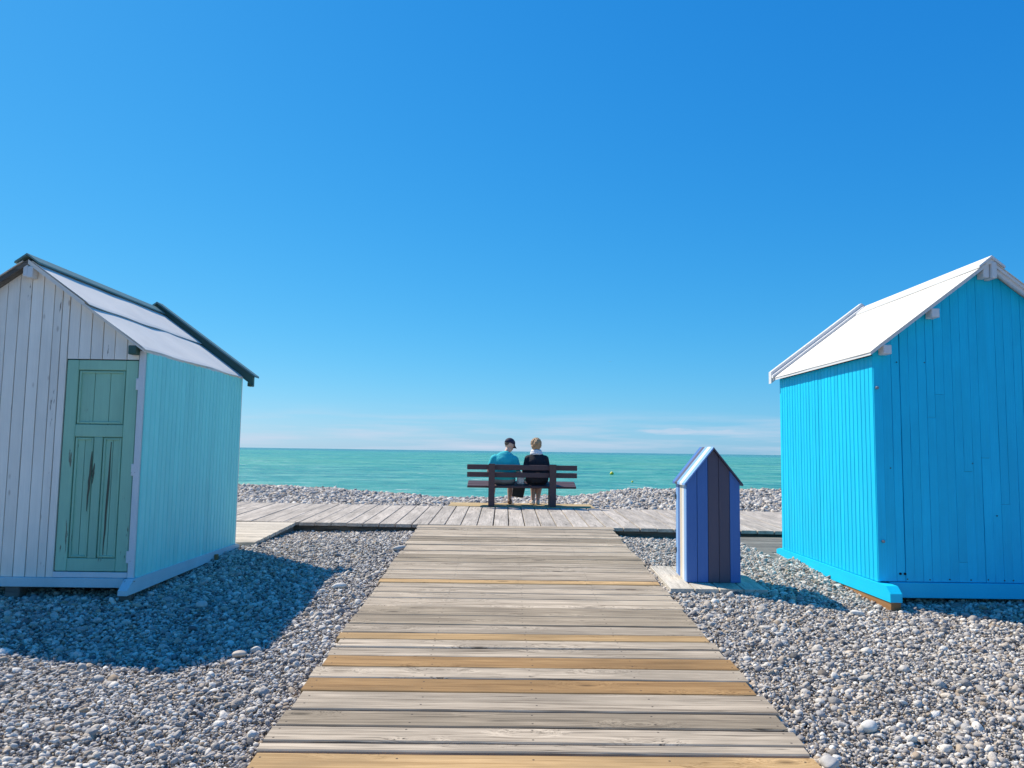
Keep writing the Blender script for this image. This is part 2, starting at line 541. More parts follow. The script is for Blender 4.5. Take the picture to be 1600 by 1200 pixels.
def make_sea():
    m, t, p = new_mat('sea_water')
    g = N(t, 'ShaderNodeNewGeometry')
    pos = g.outputs['Position']
    s = N(t, 'ShaderNodeSeparateXYZ')
    L(t, pos, s.inputs[0])
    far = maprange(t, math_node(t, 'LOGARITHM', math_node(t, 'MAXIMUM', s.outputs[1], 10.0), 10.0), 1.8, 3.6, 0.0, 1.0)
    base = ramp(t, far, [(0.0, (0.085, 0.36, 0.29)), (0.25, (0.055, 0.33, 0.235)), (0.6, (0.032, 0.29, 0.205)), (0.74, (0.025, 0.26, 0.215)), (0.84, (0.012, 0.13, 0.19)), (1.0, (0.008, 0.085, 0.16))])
    b0 = tex_noise(t, pos, (0.0045, 0.006, 1), 5, 0.6)
    b1 = tex_noise(t, pos, (0.016, 0.024, 1), 4, 0.6)
    b2 = tex_noise(t, pos, (0.055, 0.085, 1), 4, 0.6)
    b3 = tex_noise(t, pos, (0.22, 0.34, 1), 4, 0.65)
    base = mixc(t, maprange(t, b0, 0.50, 0.68, 0.0, 0.7), base, (0.13, 0.37, 0.21))
    base = mixc(t, maprange(t, b0, 0.50, 0.34, 0.0, 0.6), base, (0.03, 0.26, 0.26))
    base = mixc(t, maprange(t, b1, 0.52, 0.66, 0.0, 0.65), base, (0.15, 0.42, 0.28))
    base = mixc(t, maprange(t, b1, 0.48, 0.34, 0.0, 0.7), base, (0.022, 0.22, 0.22))
    base = mixc(t, maprange(t, b2, 0.53, 0.66, 0.0, 0.75), base, (0.20, 0.46, 0.34))
    base = mixc(t, maprange(t, b2, 0.47, 0.34, 0.0, 0.75), base, (0.022, 0.20, 0.20))
    base = mixc(t, maprange(t, b3, 0.54, 0.66, 0.0, 0.7), base, (0.26, 0.52, 0.42))
    base = mixc(t, maprange(t, b3, 0.46, 0.34, 0.0, 0.7), base, (0.02, 0.19, 0.19))
    # whitecaps, small breaking crests and sun glints, the glints painted as white colour
    f1 = tex_noise(t, pos, (0.20, 0.30, 1), 5, 0.7)
    f2 = tex_noise(t, pos, (0.02, 0.03, 1), 3, 0.5)
    fk = math_node(t, 'MULTIPLY_ADD', f2, 0.30, math_node(t, 'MULTIPLY', f1, 0.75))
    foam_glint = math_node(t, 'MULTIPLY', maprange(t, fk, 0.655, 0.69), 0.9)
    base = mixc(t, foam_glint, base, (0.82, 0.86, 0.80))
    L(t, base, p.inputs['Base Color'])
    p.inputs['Roughness'].default_value = 0.25
    p.inputs['IOR'].default_value = 1.333
    p.inputs['Specular IOR Level'].default_value = 0.09
    w1 = tex_noise(t, pos, (0.55, 1.2, 1), 5, 0.65)
    w2 = tex_noise(t, pos, (0.10, 0.32, 1), 3, 0.55)
    h = math_node(t, 'ADD', math_node(t, 'MULTIPLY', w1, 0.6), math_node(t, 'MULTIPLY', w2, 1.0))
    bump(t, p, h, 1.0, 1.1)
    X0, Y0, Y1 = -26000, 26, 30000
    V = [(X0, Y0, -3.5), (-X0, Y0, -3.5), (-X0, Y1, -3.5), (X0, Y1, -3.5)]
    o = obj('sea', V, [(0, 1, 2, 3)], m, None, origin=(0, 0, -3.5))
    tag(o, 'calm turquoise green sea reaching to the horizon', 'sea', kind='structure')


make_sea()

# ------------------------------------------------------------------ boardwalks
RZ, RS = -0.605, 0.059          # deck plane of the ramp: z = RZ + RS * y
RX0, RX1 = -1.11, 1.445


def deck_map(u, d, v):          # plank running across, face up
    return (v, u, RZ + RS * u - d)


walk = empty('boardwalk', (0.17, 6.5, -0.3))
tag(walk, 'grey plank boardwalk running from the viewer up to the promenade', 'boardwalk')
# measured board joints, nearest first, with the width of the gap at each joint
near_edges = [round(-0.7 + 0.20848 * i, 4) for i in range(21)]
edges = near_edges + [3.678, 3.772, 3.954, 4.161, 4.422, 4.636, 4.831, 5.041, 5.213, 5.382, 5.539, 5.744, 5.984, 6.238, 6.522, 6.701, 6.88, 7.055, 7.202, 7.388, 7.585, 7.78, 7.98, 8.18, 8.383, 8.58, 8.77, 8.95, 9.13, 9.307, 9.48, 9.648, 9.78, 9.889, 10.02, 10.142, 10.36]
gaps = {3.678: 0.011, 3.772: 0.014, 3.954: 0.026, 4.161: 0.016, 4.422: 0.012, 4.636: 0.007, 4.831: 0.013, 5.041: 0.007, 5.213: 0.009, 5.382: 0.012, 7.055: 0.014}
for a, b in zip(edges[:-1], edges[1:]):
    mid_ = (a + b) / 2
    mt = M['deck_x']
    if (3.40 < mid_ < 3.69) or (5.40 < mid_ < 5.56) or (7.063 < mid_ < 7.20) or 2.5 < mid_ < 2.65:
        mt = M['deck_new']
    elif (4.434 < mid_ < 4.645) or (4.843 < mid_ < 5.05):
        mt = M['deck_tan']
    elif (5.76 < mid_ < 6.22) or (3.97 < mid_ < 4.17) or (8.0 < mid_ < 8.42) or (9.05 < mid_ < 9.4):
        mt = M['deck_dark']
    dz = random.uniform(-0.004, 0.004)
    e0, e1 = RX0 + random.uniform(-0.022, 0.018), RX1 + random.uniform(-0.018, 0.022)
    tilt = random.uniform(-0.003, 0.003)

    def mpk(u, d, v, dz=dz, tilt=tilt):
        return (v, u + tilt * (v - 0.17), RZ + RS * u - d + dz)
    ga, gb = gaps.get(a, 0.006), gaps.get(b, 0.006)
    piece('plank', a + ga / 2, b - gb / 2, e0, e1, 0.042, mt, walk, mpk, c=0.006, nseg=10, jit=0.0035, gap=0.0, bow=0.0015)
for x in (-1.02, -0.2, 0.55, 1.355):
    prism('joist', [(x - 0.04, 0.05), (x + 0.04, 0.05), (x + 0.04, 0.15), (x - 0.04, 0.15)],
          lambda p, q, t: (p, t, RZ + RS * t - q), -0.65, 10.3, M['beam'], walk)

# promenade along the beach
prom = empty('promenade', (0.0, 11.6, 0.0))
tag(prom, 'pale plank promenade running along the beach below the bench', 'promenade')


def prom_y0(x):
    return 10.385 - 0.045 * (x - 0.17)


def prom_z(y):
    return 0.002 + 0.025 * (y - 10.3)


pw = 0.217
x = -8.6
while x < 9.2:
    x1 = x + pw + random.uniform(-0.006, 0.006)
    dz = random.uniform(-0.003, 0.003)
    g_ = random.uniform(0.008, 0.014) if -1.9 < x < 1.6 else random.uniform(0.005, 0.009)
    off = random.uniform(-0.012, 0.012)
    y0 = prom_y0((x + x1) / 2) + off
    piece('plank', x, x1, y0, y0 + 2.58, 0.042, M['deck_y'], prom,
          lambda u, d, v, dz=dz: (u, v, prom_z(v) - d + dz), c=0.005, nseg=3, jit=0.002, gap=g_)
    x = x1
for yo in (0.06, 1.25, 2.48):
    prism('beam', [(0.046, 0), (0.14, 0), (0.14, 0.07), (0.046, 0.07)],
          lambda p, q, t, yo=yo: (t, prom_y0(t) + yo + q, prom_z(prom_y0(t) + yo) - p), -8.6, 9.2, M['beam'], prom)

# landings behind the two huts
land = empty('landing', (-4.5, 9.6, -0.1))
tag(land, 'pale plank landing joining the promenade behind the white and aqua hut', 'landing')
ye = [8.985, 9.14, 9.3, 9.5, 9.7, 9.9, 10.1, 10.3, 10.5]
for a, b in zip(ye[:-1], ye[1:]):
    piece('plank', a, b, -7.5, -2.79 - 0.04 * (10.5 - a), 0.04, M['deck_pale'], land,
          lambda u, d, v: (v, u, -0.615 + RS * u - d), c=0.004, nseg=4, jit=0.002, gap=0.005)
prism('side_beam', [(-2.89, 9.0), (-2.815, 10.47), (-2.875, 10.47), (-2.95, 9.0)],
      lambda p, q, t: (p, q, -0.66 + RS * q - t), 0.0, 0.12, M['beam'], land)
prism('front_beam', [(-7.5, 9.0), (-3.0, 9.0), (-3.0, 9.06), (-7.5, 9.06)],
      lambda p, q, t: (p, q, -0.66 + RS * q - t), 0.0, 0.12, M['beam'], land)

land2 = empty('landing', (4.5, 9.6, -0.1))
tag(land2, 'dark grey plank landing joining the promenade behind the bright blue hut', 'landing')
ye = [8.5, 8.64, 8.8, 8.96, 9.14, 9.32, 9.5, 9.68, 9.86, 10.04, 10.19]
for a, b in zip(ye[:-1], ye[1:]):
    xr = 3.16 if b < 9.2 else 7.5
    piece('plank', a, b, 2.87 + 0.05 * (9.2 - a) * 0.6, xr, 0.04, M['deck_landing_dark'], land2,
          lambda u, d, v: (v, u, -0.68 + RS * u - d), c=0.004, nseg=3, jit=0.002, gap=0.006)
prism('side_beam', [(2.93, 8.45), (2.85, 10.17), (2.91, 10.17), (2.99, 8.45)],
      lambda p, q, t: (p, q, -0.724 + RS * q - t), 0.0, 0.09, M['beam'], land2)

# bench pad
pad = empty('bench_pad', (0.3, 13.3, 0.05))
tag(pad, 'low yellow plank platform under the bench at the promenade edge', 'platform')
for i in range(5):
    y0 = 12.97 + 0.17 * i
    piece('plank', y0, y0 + 0.168, -0.93, 1.53, 0.035, M['pad'], pad,
          lambda u, d, v: (v, u - 0.03 * (v - 0.3), 0.078 - d + 0.0), c=0.004, nseg=3, jit=0.001, gap=0.004)
for x in (-0.85, 0.3, 1.45):
    box('joist', x - 0.035, x + 0.035, 13.06, 13.72, -0.04, 0.042, M['beam'], pad)


# ------------------------------------------------------------------ beach huts
def front_map(yf):
    return lambda u, d, v: (u, yf + d, v)


def right_map(xf):          # face looks to +x
    return lambda u, d, v: (xf - d, u, v)


def left_map(xf):           # face looks to -x
    return lambda u, d, v: (xf + d, u, v)


def back_map(yf):
    return lambda u, d, v: (u, yf - d, v)


# --- white and aqua hut on the left
XS, XR, XL = -3.03, -4.05, -5.07
YF, YB = 6.50, 8.86
EZ, RZL = 1.795, 2.53
slopeL = (RZL - EZ) / (XS - XR)


def roofL(x):
    return RZL - slopeL * abs(x - XR)


hut = empty('beach_hut', (XR, (YF + YB) / 2, -0.2))
tag(hut, 'white fronted beach hut with aqua side and weathered green panel door', 'beach hut')
# front boards, with the door opening cut out
DX0, DX1, DZ0, DZ1 = -3.715, -3.108, -0.04, 1.72
bx = [XL, -4.965, -4.862, -4.76, -4.658, -4.556, -4.455, -4.353, -4.252, -4.151, -4.05, -3.951, -3.853, -3.782, -3.718, -3.622, -3.521, -3.420, -3.318, -3.212, -3.108]
for a, b in zip(bx[:-1], bx[1:]):
    z0 = DZ1 + 0.008 if a >= -3.72 else -0.09
    piece('board', a, b, z0, lambda u: roofL(u) - 0.012, 0.022, M['white_paint'], hut, front_map(YF + random.uniform(-0.002, 0.002)),
          c=0.003, nseg=6 if z0 < 0 else 2, jit=0.003, gap=0.003)
box('corner_post', DX1 + 0.006, XS - 0.022, YF - 0.010, YF + 0.07, -0.09, EZ + 0.01, M['white_trim'], hut, 0.004)
# side boards
n = 27
for i in range(n):
    a = YF + 0.012 + (YB - YF - 0.012) * i / n
    b = YF + 0.012 + (YB - YF - 0.012) * (i + 1) / n
    piece('side_board', a, b, -0.09, EZ - 0.004, 0.02, M['aqua'], hut, right_map(XS + random.uniform(-0.0015, 0.0015)),
          c=0.007, nseg=3, jit=0.002, gap=0.0045 if i % 2 else 0.002)
n = 22
for i in range(n):
    a = YF + (YB - YF) * i / n
    b = YF + (YB - YF) * (i + 1) / n
    piece('side_board', a, b, -0.09, EZ - 0.004, 0.02, M['aqua'], hut, left_map(XL), c=0.004, gap=0.002)
n = 20
for i in range(n):
    a = XL + (XS - XL) * i / n
    b = XL + (XS - XL) * (i + 1) / n
    piece('board', a, b, -0.09, lambda u: roofL(u) - 0.012, 0.02, M['white_paint'], hut, back_map(YB), c=0.003, gap=0.002)
# near-black fill, its colour stands for the shade seen through the gaps
prism('shade_fill', [(XL + 0.05, -0.08), (XS - 0.05, -0.08), (XS - 0.05, EZ - 0.03), (XR, RZL - 0.08), (XL + 0.05, EZ - 0.03)],
      lambda p, q, t: (p, t, q), YF + 0.045, YB - 0.03, M['inside'], hut)
# base boards and skids
box('base_board', XL + 0.02, XS - 0.09, YF - 0.025, YF + 0.02, -0.168, -0.092, M['white_base'], hut, 0.004)
for xs in (XS + 0.012, XL + 0.085):
    prism('skid', [(6.33, -0.205), (6.33, -0.165), (6.43, -0.088), (8.87, -0.088), (8.96, -0.11), (8.96, -0.165), (6.42, -0.205)],
          lambda p, q, t, xs=xs: (xs - t, p, q), 0.0, 0.075, M['white_base'], hut)
for y in (6.42, 7.4, 8.55):
    box('foundation_block', XS - 0.10, XS - 0.01, y, y + 0.10, -0.33, -0.2, M['beam'], hut, 0.008)
for xx in (-4.95, -4.1):
    box('foundation_block', xx, xx + 0.12, YF - 0.01, YF + 0.12, -0.34, -0.17, M['beam'], hut, 0.008)
box('wedge_peg', XS + 0.016, XS + 0.045, 8.18, 8.23, -0.24, -0.12, M['raw_wood'], hut, 0.003)

# door
door = empty('door', ((DX0 + DX1) / 2, YF, 0.84))
door.parent = hut
door.location = WLOC['door'] - WLOC[hut.name]
YD = YF + 0.004


def door_box(name, x0, x1, z0, z1, d0, th, mat=None, c=0.005):
    return box(name, x0, x1, YD + d0, YD + d0 + th, z0, z1, mat or M['door'], door, c)


door_box('stile', DX0 + 0.004, DX0 + 0.10, DZ0, DZ1, 0, 0.04)
door_box('stile', DX1 - 0.105, DX1 - 0.004, DZ0, DZ1, 0.0005, 0.04)
xm0, xm1 = DX0 + 0.101, DX1 - 0.106
door_box('rail', xm0, xm1, DZ1 - 0.085, DZ1, 0.001, 0.04)
door_box('rail', xm0, xm1, 1.07, 1.175, 0.001, 0.04)
door_box('rail', xm0, xm1, DZ0, DZ0 + 0.105, 0.001, 0.04)
xc = (xm0 + xm1) / 2
door_box('mullion', xc - 0.035, xc + 0.035, DZ0 + 0.106, 1.069, 0.001, 0.04)


def panel(x0, x1, z0, z1, nb):
    # sunken boards and a raised moulding round them
    for i in range(nb):
        a = x0 + (x1 - x0) * i / nb
        b = x0 + (x1 - x0) * (i + 1) / nb
        piece('panel', a, b, z0, z1, 0.012, M['door'], door, front_map(YD + 0.020), c=0.002, nseg=2, jit=0.001, gap=0.0025)
    m_ = 0.022
    for (a, b, c_, d_) in ((x0 + 0.004, x0 + m_, z0 + 0.004, z1 - 0.004), (x1 - m_, x1 - 0.004, z0 + 0.004, z1 - 0.004)):
        door_box('moulding', a, b, c_, d_, 0.007, 0.02, c=0.004)
    for (c_, d_) in ((z0 + 0.004, z0 + m_), (z1 - m_, z1 - 0.004)):
        door_box('moulding', x0 + m_ + 0.001, x1 - m_ - 0.001, c_, d_, 0.0075, 0.02, c=0.004)


panel(xm0 + 0.003, xm1 - 0.003, 1.178, DZ1 - 0.088, 3)
panel(xm0 + 0.003, xc - 0.038, DZ0 + 0.108, 1.067, 2)
panel(xc + 0.038, xm1 - 0.003, DZ0 + 0.108, 1.067, 2)
for (x0, z0, x1, z1, w) in ((xc - 0.045, 0.95, xc - 0.062, 0.45, 0.009), (xc + 0.105, 1.03, xc + 0.085, 0.06, 0.008), (xc - 0.02, 0.85, xc - 0.026, 0.68, 0.007)):
    V, F = [], []
    for k in range(9):
        t_ = k / 8
        ww = w * (0.25 + math.sin(math.pi * min(1, t_ * 1.02 + 0.02))) * random.uniform(0.6, 1.0)
        xx = x0 + (x1 - x0) * t_ + random.uniform(-0.003, 0.003)
        zz_ = z0 + (z1 - z0) * t_
        dep = 0.0165 if abs(x0 - xc) > 0.05 else -0.0015
        for dd in (dep, dep + 0.003):
            V += [(xx - ww, YD + dd, zz_), (xx + ww, YD + dd, zz_)]
    for k in range(8):
        o = 4 * k
        F += [(o, o + 1, o + 5, o + 4), (o + 2, o + 6, o + 7, o + 3), (o, o + 4, o + 6, o + 2), (o + 1, o + 3, o + 7, o + 5)]
    F += [(0, 2, 3, 1), (32, 33, 35, 34)]
    obj('peeled_strip', V, F, M['door_dark'], door)
for z in (1.52, 0.80, 0.08):
    box('hinge', DX1 - 0.012, DX1 + 0.014, YD - 0.013, YD - 0.003, z - 0.05, z + 0.05, M['white_trim'], door, 0.003)
box('sill', DX0 - 0.005, DX1 + 0.003, YF - 0.004, YF + 0.05, -0.09, DZ0 - 0.006, M['white_trim'], hut, 0.004)

# roof of the left hut
ROY0, ROY1 = 6.41, 8.85


def slope_sheet(name, xr, zr, sgn, s, du0, du1, y0, y1, lift, mat, parent, wave=0.006, seed=0, th=0.008, edge_wave=0.01):
    """membrane on a roof slope; du = distance from the ridge measured along x"""
    nu, nv = 14, 26
    V, F = [], []
    for side in (0, 1):
        for j in range(nv + 1):
            y = y0 + (y1 - y0) * j / nv
            for i in range(nu + 1):
                e = edge_wave * mnoise.noise((y * 1.7, seed * 3.1, 5.0)) * (i / nu)
                du = du0 + (du1 - du0 + e) * i / nu
                z = zr - s * du + lift + wave * mnoise.noise((du * 2.2 + seed, y * 2.0, seed * 1.7)) - (th if side else 0)
                if i == nu:
                    z -= 0.004
                V.append((xr + sgn * du, y, z))
    nn = (nu + 1) * (nv + 1)
    for j in range(nv):
        for i in range(nu):
            a = j * (nu + 1) + i
            F.append((a, a + 1, a + nu + 2, a + nu + 1))
            F.append((nn + a, nn + a + nu + 1, nn + a + nu + 2, nn + a + 1))
    for j in range(nv):
        for i in (0, nu):
            a = j * (nu + 1) + i
            F.append((a, a + nu + 1, nn + a + nu + 1, nn + a))
    for i in range(nu):
        for j in (0, nv):
            a = j * (nu + 1) + i
            F.append((a, a + 1, nn + a + 1, nn + a))
    return obj(name, V, F, mat, parent, False)


roof = empty('roof', (XR, 7.6, 2.2))
roof.parent = hut
roof.location = WLOC['roof'] - WLOC[hut.name]
for sg in (1, -1):
    slope_sheet('membrane', XR, RZL, sg, slopeL, 0.50, 1.03, ROY0, ROY1, 0.023, M['membrane'], roof, 0.012, 1 + sg, 0.008, 0.03)
    slope_sheet('membrane', XR, RZL, sg, slopeL, 0.04, 0.535, ROY0, ROY1, 0.045, M['membrane'], roof, 0.010, 4 + sg, 0.007, 0.03)
    prism('roof_deck', [(0.0, -0.010), (1.02, -slopeL * 1.02 - 0.010), (1.02, -slopeL * 1.02 + 0.010), (0.50, -slopeL * 0.50 + 0.010), (0.495, -slopeL * 0.495 + 0.030), (0.0, 0.030)],
          lambda p, q, t, sg=sg: (XR + sg * p, t, RZL + q), ROY0 + 0.01, ROY1, M['beam'] if sg < 0 else M['membrane'], roof)
    # ridge boards
    prism('ridge_board', [(-0.008 * 0, 0.062), (0.10, 0.062 - slopeL * 0.10), (0.10, 0.078 - slopeL * 0.10), (0.0, 0.078)],
          lambda p, q, t, sg=sg: (XR + sg * p, t, RZL + q), ROY0 - 0.015, ROY1 + 0.02, M['teal_trim'], roof)
    # back verge boards, one lying on the other
    prism('verge_board', [(0.0, 0.0), (1.14, -slopeL * 1.14), (1.14, -slopeL * 1.14 + 0.115), (0.0, 0.115)],
          lambda p, q, t, sg=sg: (XR + sg * p, t, RZL + q), ROY1 + 0.001, ROY1 + 0.05, M['green_trim'], roof)
    prism('verge_cap', [(0.0, 0.117), (1.17, -slopeL * 1.17 + 0.117), (1.17, -slopeL * 1.17 + 0.138), (0.0, 0.138)],
          lambda p, q, t, sg=sg: (XR + sg * p, t, RZL + q), ROY1 - 0.03, ROY1 + 0.12, M['teal_trim'], roof)
prism('verge_foot', [(1.06, 0.025), (1.11, 0.025), (1.11, 0.07), (1.06, 0.07)],
      lambda p, q, t: (XR + p, t, RZL - slopeL * 1.1 - 0.055 + q), ROY1 + 0.052, ROY1 + 0.14, M['green_trim'], roof)
# purlin ends on the gable
box('purlin_end', XR - 0.042, XR - 0.002, YF - 0.075, YF - 0.003, RZL - 0.115, RZL - 0.012, M['white_trim'], roof, 0.004)
box('purlin_end', XR + 0.0, XR + 0.045, YF - 0.085, YF - 0.003, RZL - 0.125, RZL - 0.03, M['white_trim'], roof, 0.004)
box('purlin_end', XS - 0.135, XS - 0.07, YF - 0.085, YF - 0.003, EZ - 0.03, EZ + 0.045, M['green_trim'], roof, 0.006)
box('purlin_end', XL + 0.07, XL + 0.135, YF - 0.085, YF - 0.003, EZ - 0.03, EZ + 0.045, M['green_trim'], roof, 0.006)

# --- bright blue hut on the right
BX0, BXR, BX1 = 3.24, 4.25, 5.26
BF, BB = 6.70, 9.00
BEZ, BRZ = 1.865, 2.695
bs = 0.83 / 1.085
BRZ2 = 2.735                    # roof surface at the ridge


def roofB(x):
    return BRZ2 - 0.045 - bs * abs(x - BXR)


hutb = empty('beach_hut', (BXR, (BF + BB) / 2, -0.2))
tag(hutb, 'bright blue plank beach hut with clean white roof on painted skids', 'beach hut')
xs = [BX0 + (BXR - BX0) * i / 13 + (random.uniform(-0.003, 0.003) if 0 < i < 13 else 0) for i in range(14)]
half = list(xs)
xs = half + [2 * BXR - v for v in reversed(half[:-1])]
joints = {2: None, 6: (1.35,), 9: (0.10,), 10: (0.88,), 4: None, 12: (1.0,), 7: (1.55,), 14: (0.6,), 17: (1.2,)}
for i, (a, b) in enumerate(zip(xs[:-1], xs[1:])):
    cuts = joints.get(i) or ()
    zs = [-0.07] + list(cuts)
    for k, z0 in enumerate(zs):
        z1 = (zs[k + 1] - 0.002) if k + 1 < len(zs) else (lambda u: roofB(u))
        piece('board', a, b, z0, z1, 0.022, M['cyan'], hutb, front_map(BF + random.uniform(-0.0025, 0.0025)),
              c=random.choice((0.0004, 0.0010, 0.0018)), nseg=7, jit=random.choice((0.0003, 0.0010, 0.0032)), gap=random.choice((0.0002, 0.0004, 0.0012, 0.0030)))
n = 29
for i in range(n):
    a = BF + 0.003 + (BB - BF - 0.003) * i / n
    b = BF + 0.003 + (BB - BF - 0.003) * (i + 1) / n
    piece('side_board', a, b, -0.075, BEZ + 0.02, 0.02, M['cyan'], hutb, left_map(BX0 - 0.004 + random.uniform(-0.0015, 0.0015)),
          c=0.006, nseg=2, jit=0.0015, gap=0.0025)
for i in range(22):
    a = BF + (BB - BF) * i / 22
    b = BF + (BB - BF) * (i + 1) / 22
    piece('side_board', a, b, -0.075, BEZ + 0.02, 0.02, M['cyan'], hutb, right_map(BX1 + 0.004), c=0.004, gap=0.002)
for i in range(20):
    a = BX0 + (BX1 - BX0) * i / 20
    b = BX0 + (BX1 - BX0) * (i + 1) / 20
    piece('board', a, b, -0.075, lambda u: roofB(u), 0.02, M['cyan'], hutb, back_map(BB), c=0.003, gap=0.002)
prism('shade_fill', [(BX0 + 0.05, -0.06), (BX1 - 0.05, -0.06), (BX1 - 0.05, BEZ - 0.02), (BXR, BRZ2 - 0.14), (BX0 + 0.05, BEZ - 0.02)],
      lambda p, q, t: (p, t, q), BF + 0.045, BB - 0.03, M['inside'], hutb)  # added solid, dark colour in place of the hut's inner shade
box('base_board', BX0 + 0.09, BX1 - 0.09, BF - 0.02, BF + 0.03, -0.205, -0.075, M['cyan_base'], hutb, 0.004)
for x0 in (BX0 - 0.024, BX1 - 0.075):
    prism('skid', [(6.46, -0.205), (6.46, -0.135), (6.53, -0.082), (9.05, -0.08), (9.13, -0.10), (9.13, -0.19), (9.08, -0.215), (7.2, -0.205)],
          lambda p, q, t, x0=x0: (x0 + t, p, q), 0.0, 0.10, M['cyan_base'], hutb)
    prism('shim', [(6.47, -0.30), (6.47, -0.207), (7.35, -0.207), (7.35, -0.24)],
          lambda p, q, t, x0=x0: (x0 + t, p, q), 0.008, 0.092, M['raw_wood'], hutb)
for (xx, zz_) in ((3.427, -0.005), (3.467, -0.005)):
    V, F = [], []
    for k in range(10):
        an = 2 * math.pi * k / 10
        V += [(xx + 0.010 * math.cos(an), BF - 0.006, zz_ + 0.010 * math.sin(an)), (xx + 0.010 * math.cos(an), BF + 0.01, zz_ + 0.010 * math.sin(an))]
    F = [tuple(range(0, 20, 2)), tuple(range(1, 20, 2))] + [(2 * k, 2 * k + 1, (2 * k + 3) % 20, (2 * k + 2) % 20) for k in range(10)]
    obj('vent_hole', V, F, M['inside'], hutb)
for (xx, zz_) in ((3.50, -0.05), (3.70, -0.052), (3.86, -0.048), (4.03, -0.05), (4.20, -0.046), (4.33, -0.052), (4.42, -0.05), (3.46, 1.83), (3.70, 1.83), (3.35, 0.9), (4.1, 0.95), (4.3, 0.5)):
    xx += random.uniform(-0.02, 0.02)
    V = [(xx + 0.0055 * math.cos(math.pi * k / 4), BF - 0.0045 - 0.0 * k, zz_ + 0.0055 * math.sin(math.pi * k / 4)) for k in range(8)]
    V += [(v[0], BF + 0.004, v[2]) for v in V]
    obj('nail_head', V, [tuple(range(8)), tuple(range(8, 16))] + [(k, (k + 1) % 8, 8 + (k + 1) % 8, 8 + k) for k in range(8)], M['dark_metal'], hutb)
for (xx, zz_) in ((3.262, 1.60), (3.280, 0.27)):
    box('screw_eye', xx - 0.012, xx + 0.012, BF - 0.03, BF - 0.001, zz_ - 0.012, zz_ + 0.012, M['metal'], hutb, 0.006)

roofb = empty('roof', (BXR, 7.85, 2.3))
roofb.parent = hutb
roofb.location = WLOC[roofb.name] - WLOC[hutb.name]
BY0, BY1 = 6.58, 9.03
for sg in (-1, 1):
    prism('roof_deck', [(0.0, -0.032), (1.08, -bs * 1.08 - 0.032), (1.08, -bs * 1.08 - 0.004), (0.0, -0.004)],
          lambda p, q, t, sg=sg: (BXR + sg * p, t, BRZ2 + q), BY0 + 0.01, BY1, M['bright_white'], roofb)
    slope_sheet('membrane', BXR, BRZ2, sg, bs, 0.0, 1.086, BY0, BY1, 0.006, M['membrane'], roofb, 0.0025, 7 + sg, 0.006, 0.004)
    prism('ridge_board', [(0.0, 0.012), (0.115, 0.012 - bs * 0.115), (0.115, 0.032 - bs * 0.115), (0.0, 0.036)],
          lambda p, q, t, sg=sg: (BXR + sg * p, t, BRZ2 + q), BY0 - 0.012, BY1 - 0.10, M['bright_white'], roofb)
    for (o0, o1, h0, h1, mt) in ((-0.065, -0.012, 0.010, 0.040, 'bright_white'), (0.002, 0.085, -0.05, 0.088, 'bright_white')):
        prism('verge_rail', [(0.0, h0), (1.10, -bs * 1.10 + h0), (1.10, -bs * 1.10 + h1), (0.0, h1)],
              lambda p, q, t, sg=sg: (BXR + sg * p, t, BRZ2 + q), BY1 + o0, BY1 + o1, M[mt], roofb)
    # purlin ends
    for du in (0.50, 0.93):
        box('purlin_end', BXR + sg * du - 0.035, BXR + sg * du + 0.035, BF - 0.11, BF - 0.003,
            BRZ2 - bs * du - 0.135, BRZ2 - bs * du - 0.055, M['bright_white'], roofb, 0.005)
prism('barge_board', [(0.06, -0.115), (1.08, -bs * 1.02 - 0.115), (1.08, -bs * 1.02 - 0.036), (0.06, -0.036 - 0.04)],
      lambda p, q, t: (BXR + p, t, BRZ2 + q), BY0 + 0.03, BY0 + 0.055, M['bright_white'], roofb)
box('ridge_beam_end', BXR - 0.062, BXR - 0.006, BF - 0.10, BF - 0.003, BRZ2 - 0.155, BRZ2 - 0.04, M['bright_white'], roofb, 0.005)
box('ridge_beam_end', BXR - 0.002, BXR + 0.045, BF - 0.125, BF - 0.003, BRZ2 - 0.165, BRZ2 - 0.02, M['bright_white'], roofb, 0.005)
box('ridge_beam_end', BXR - 0.045, BXR + 0.03, BF - 0.118, BF - 0.006, BRZ2 - 0.04, BRZ2 + 0.01, M['bright_white'], roofb, 0.004)

# ------------------------------------------------------------------ hut shaped bin on its plinth
plinth = empty('plinth', (1.92, 7.3, -0.24))
tag(plinth, 'low pale wooden plinth of four boards under the striped bin', 'plinth')
for i in range(4):
    a = 1.485 + 0.2175 * i
    piece('plank', a, a + 0.2175, 6.90 + random.uniform(-0.01, 0.01), 7.88, 0.075, M['plinth'], plinth,
          lambda u, d, v: (u, v, -0.577 + RS * 0.95 * v - d), c=0.004, nseg=3, jit=0.002, gap=0.008)
for y in (6.98, 7.75):
    box('bearer', 1.50, 2.34, y, y + 0.07, -0.34, -0.577 + RS * 0.95 * y - 0.078, M['beam'], plinth)

KX0, KX1, KF, KB, KZ = 1.690, 2.187, 7.15, 7.60, -0.172
KXC = (KX0 + KX1) / 2
KE, KR = 0.735, 1.045           # eave and ridge heights
ks = (KR - KE) / (KXC - KX0)
bin_ = empty('litter_bin', (KXC, (KF + KB) / 2, KZ))
tag(bin_, 'small hut shaped bin striped in blue and dark grey beside the boardwalk', 'bin')
xb = [KX0, KX0 + 0.099, KX0 + 0.200, KX0 + 0.300, KX0 + 0.400, KX1]
cols = ['bin_blue', 'bin_blue', 'bin_dark', 'bin_dark', 'bin_blue']


def roofK(x):
    return KR - ks * abs(x - KXC) - 0.004


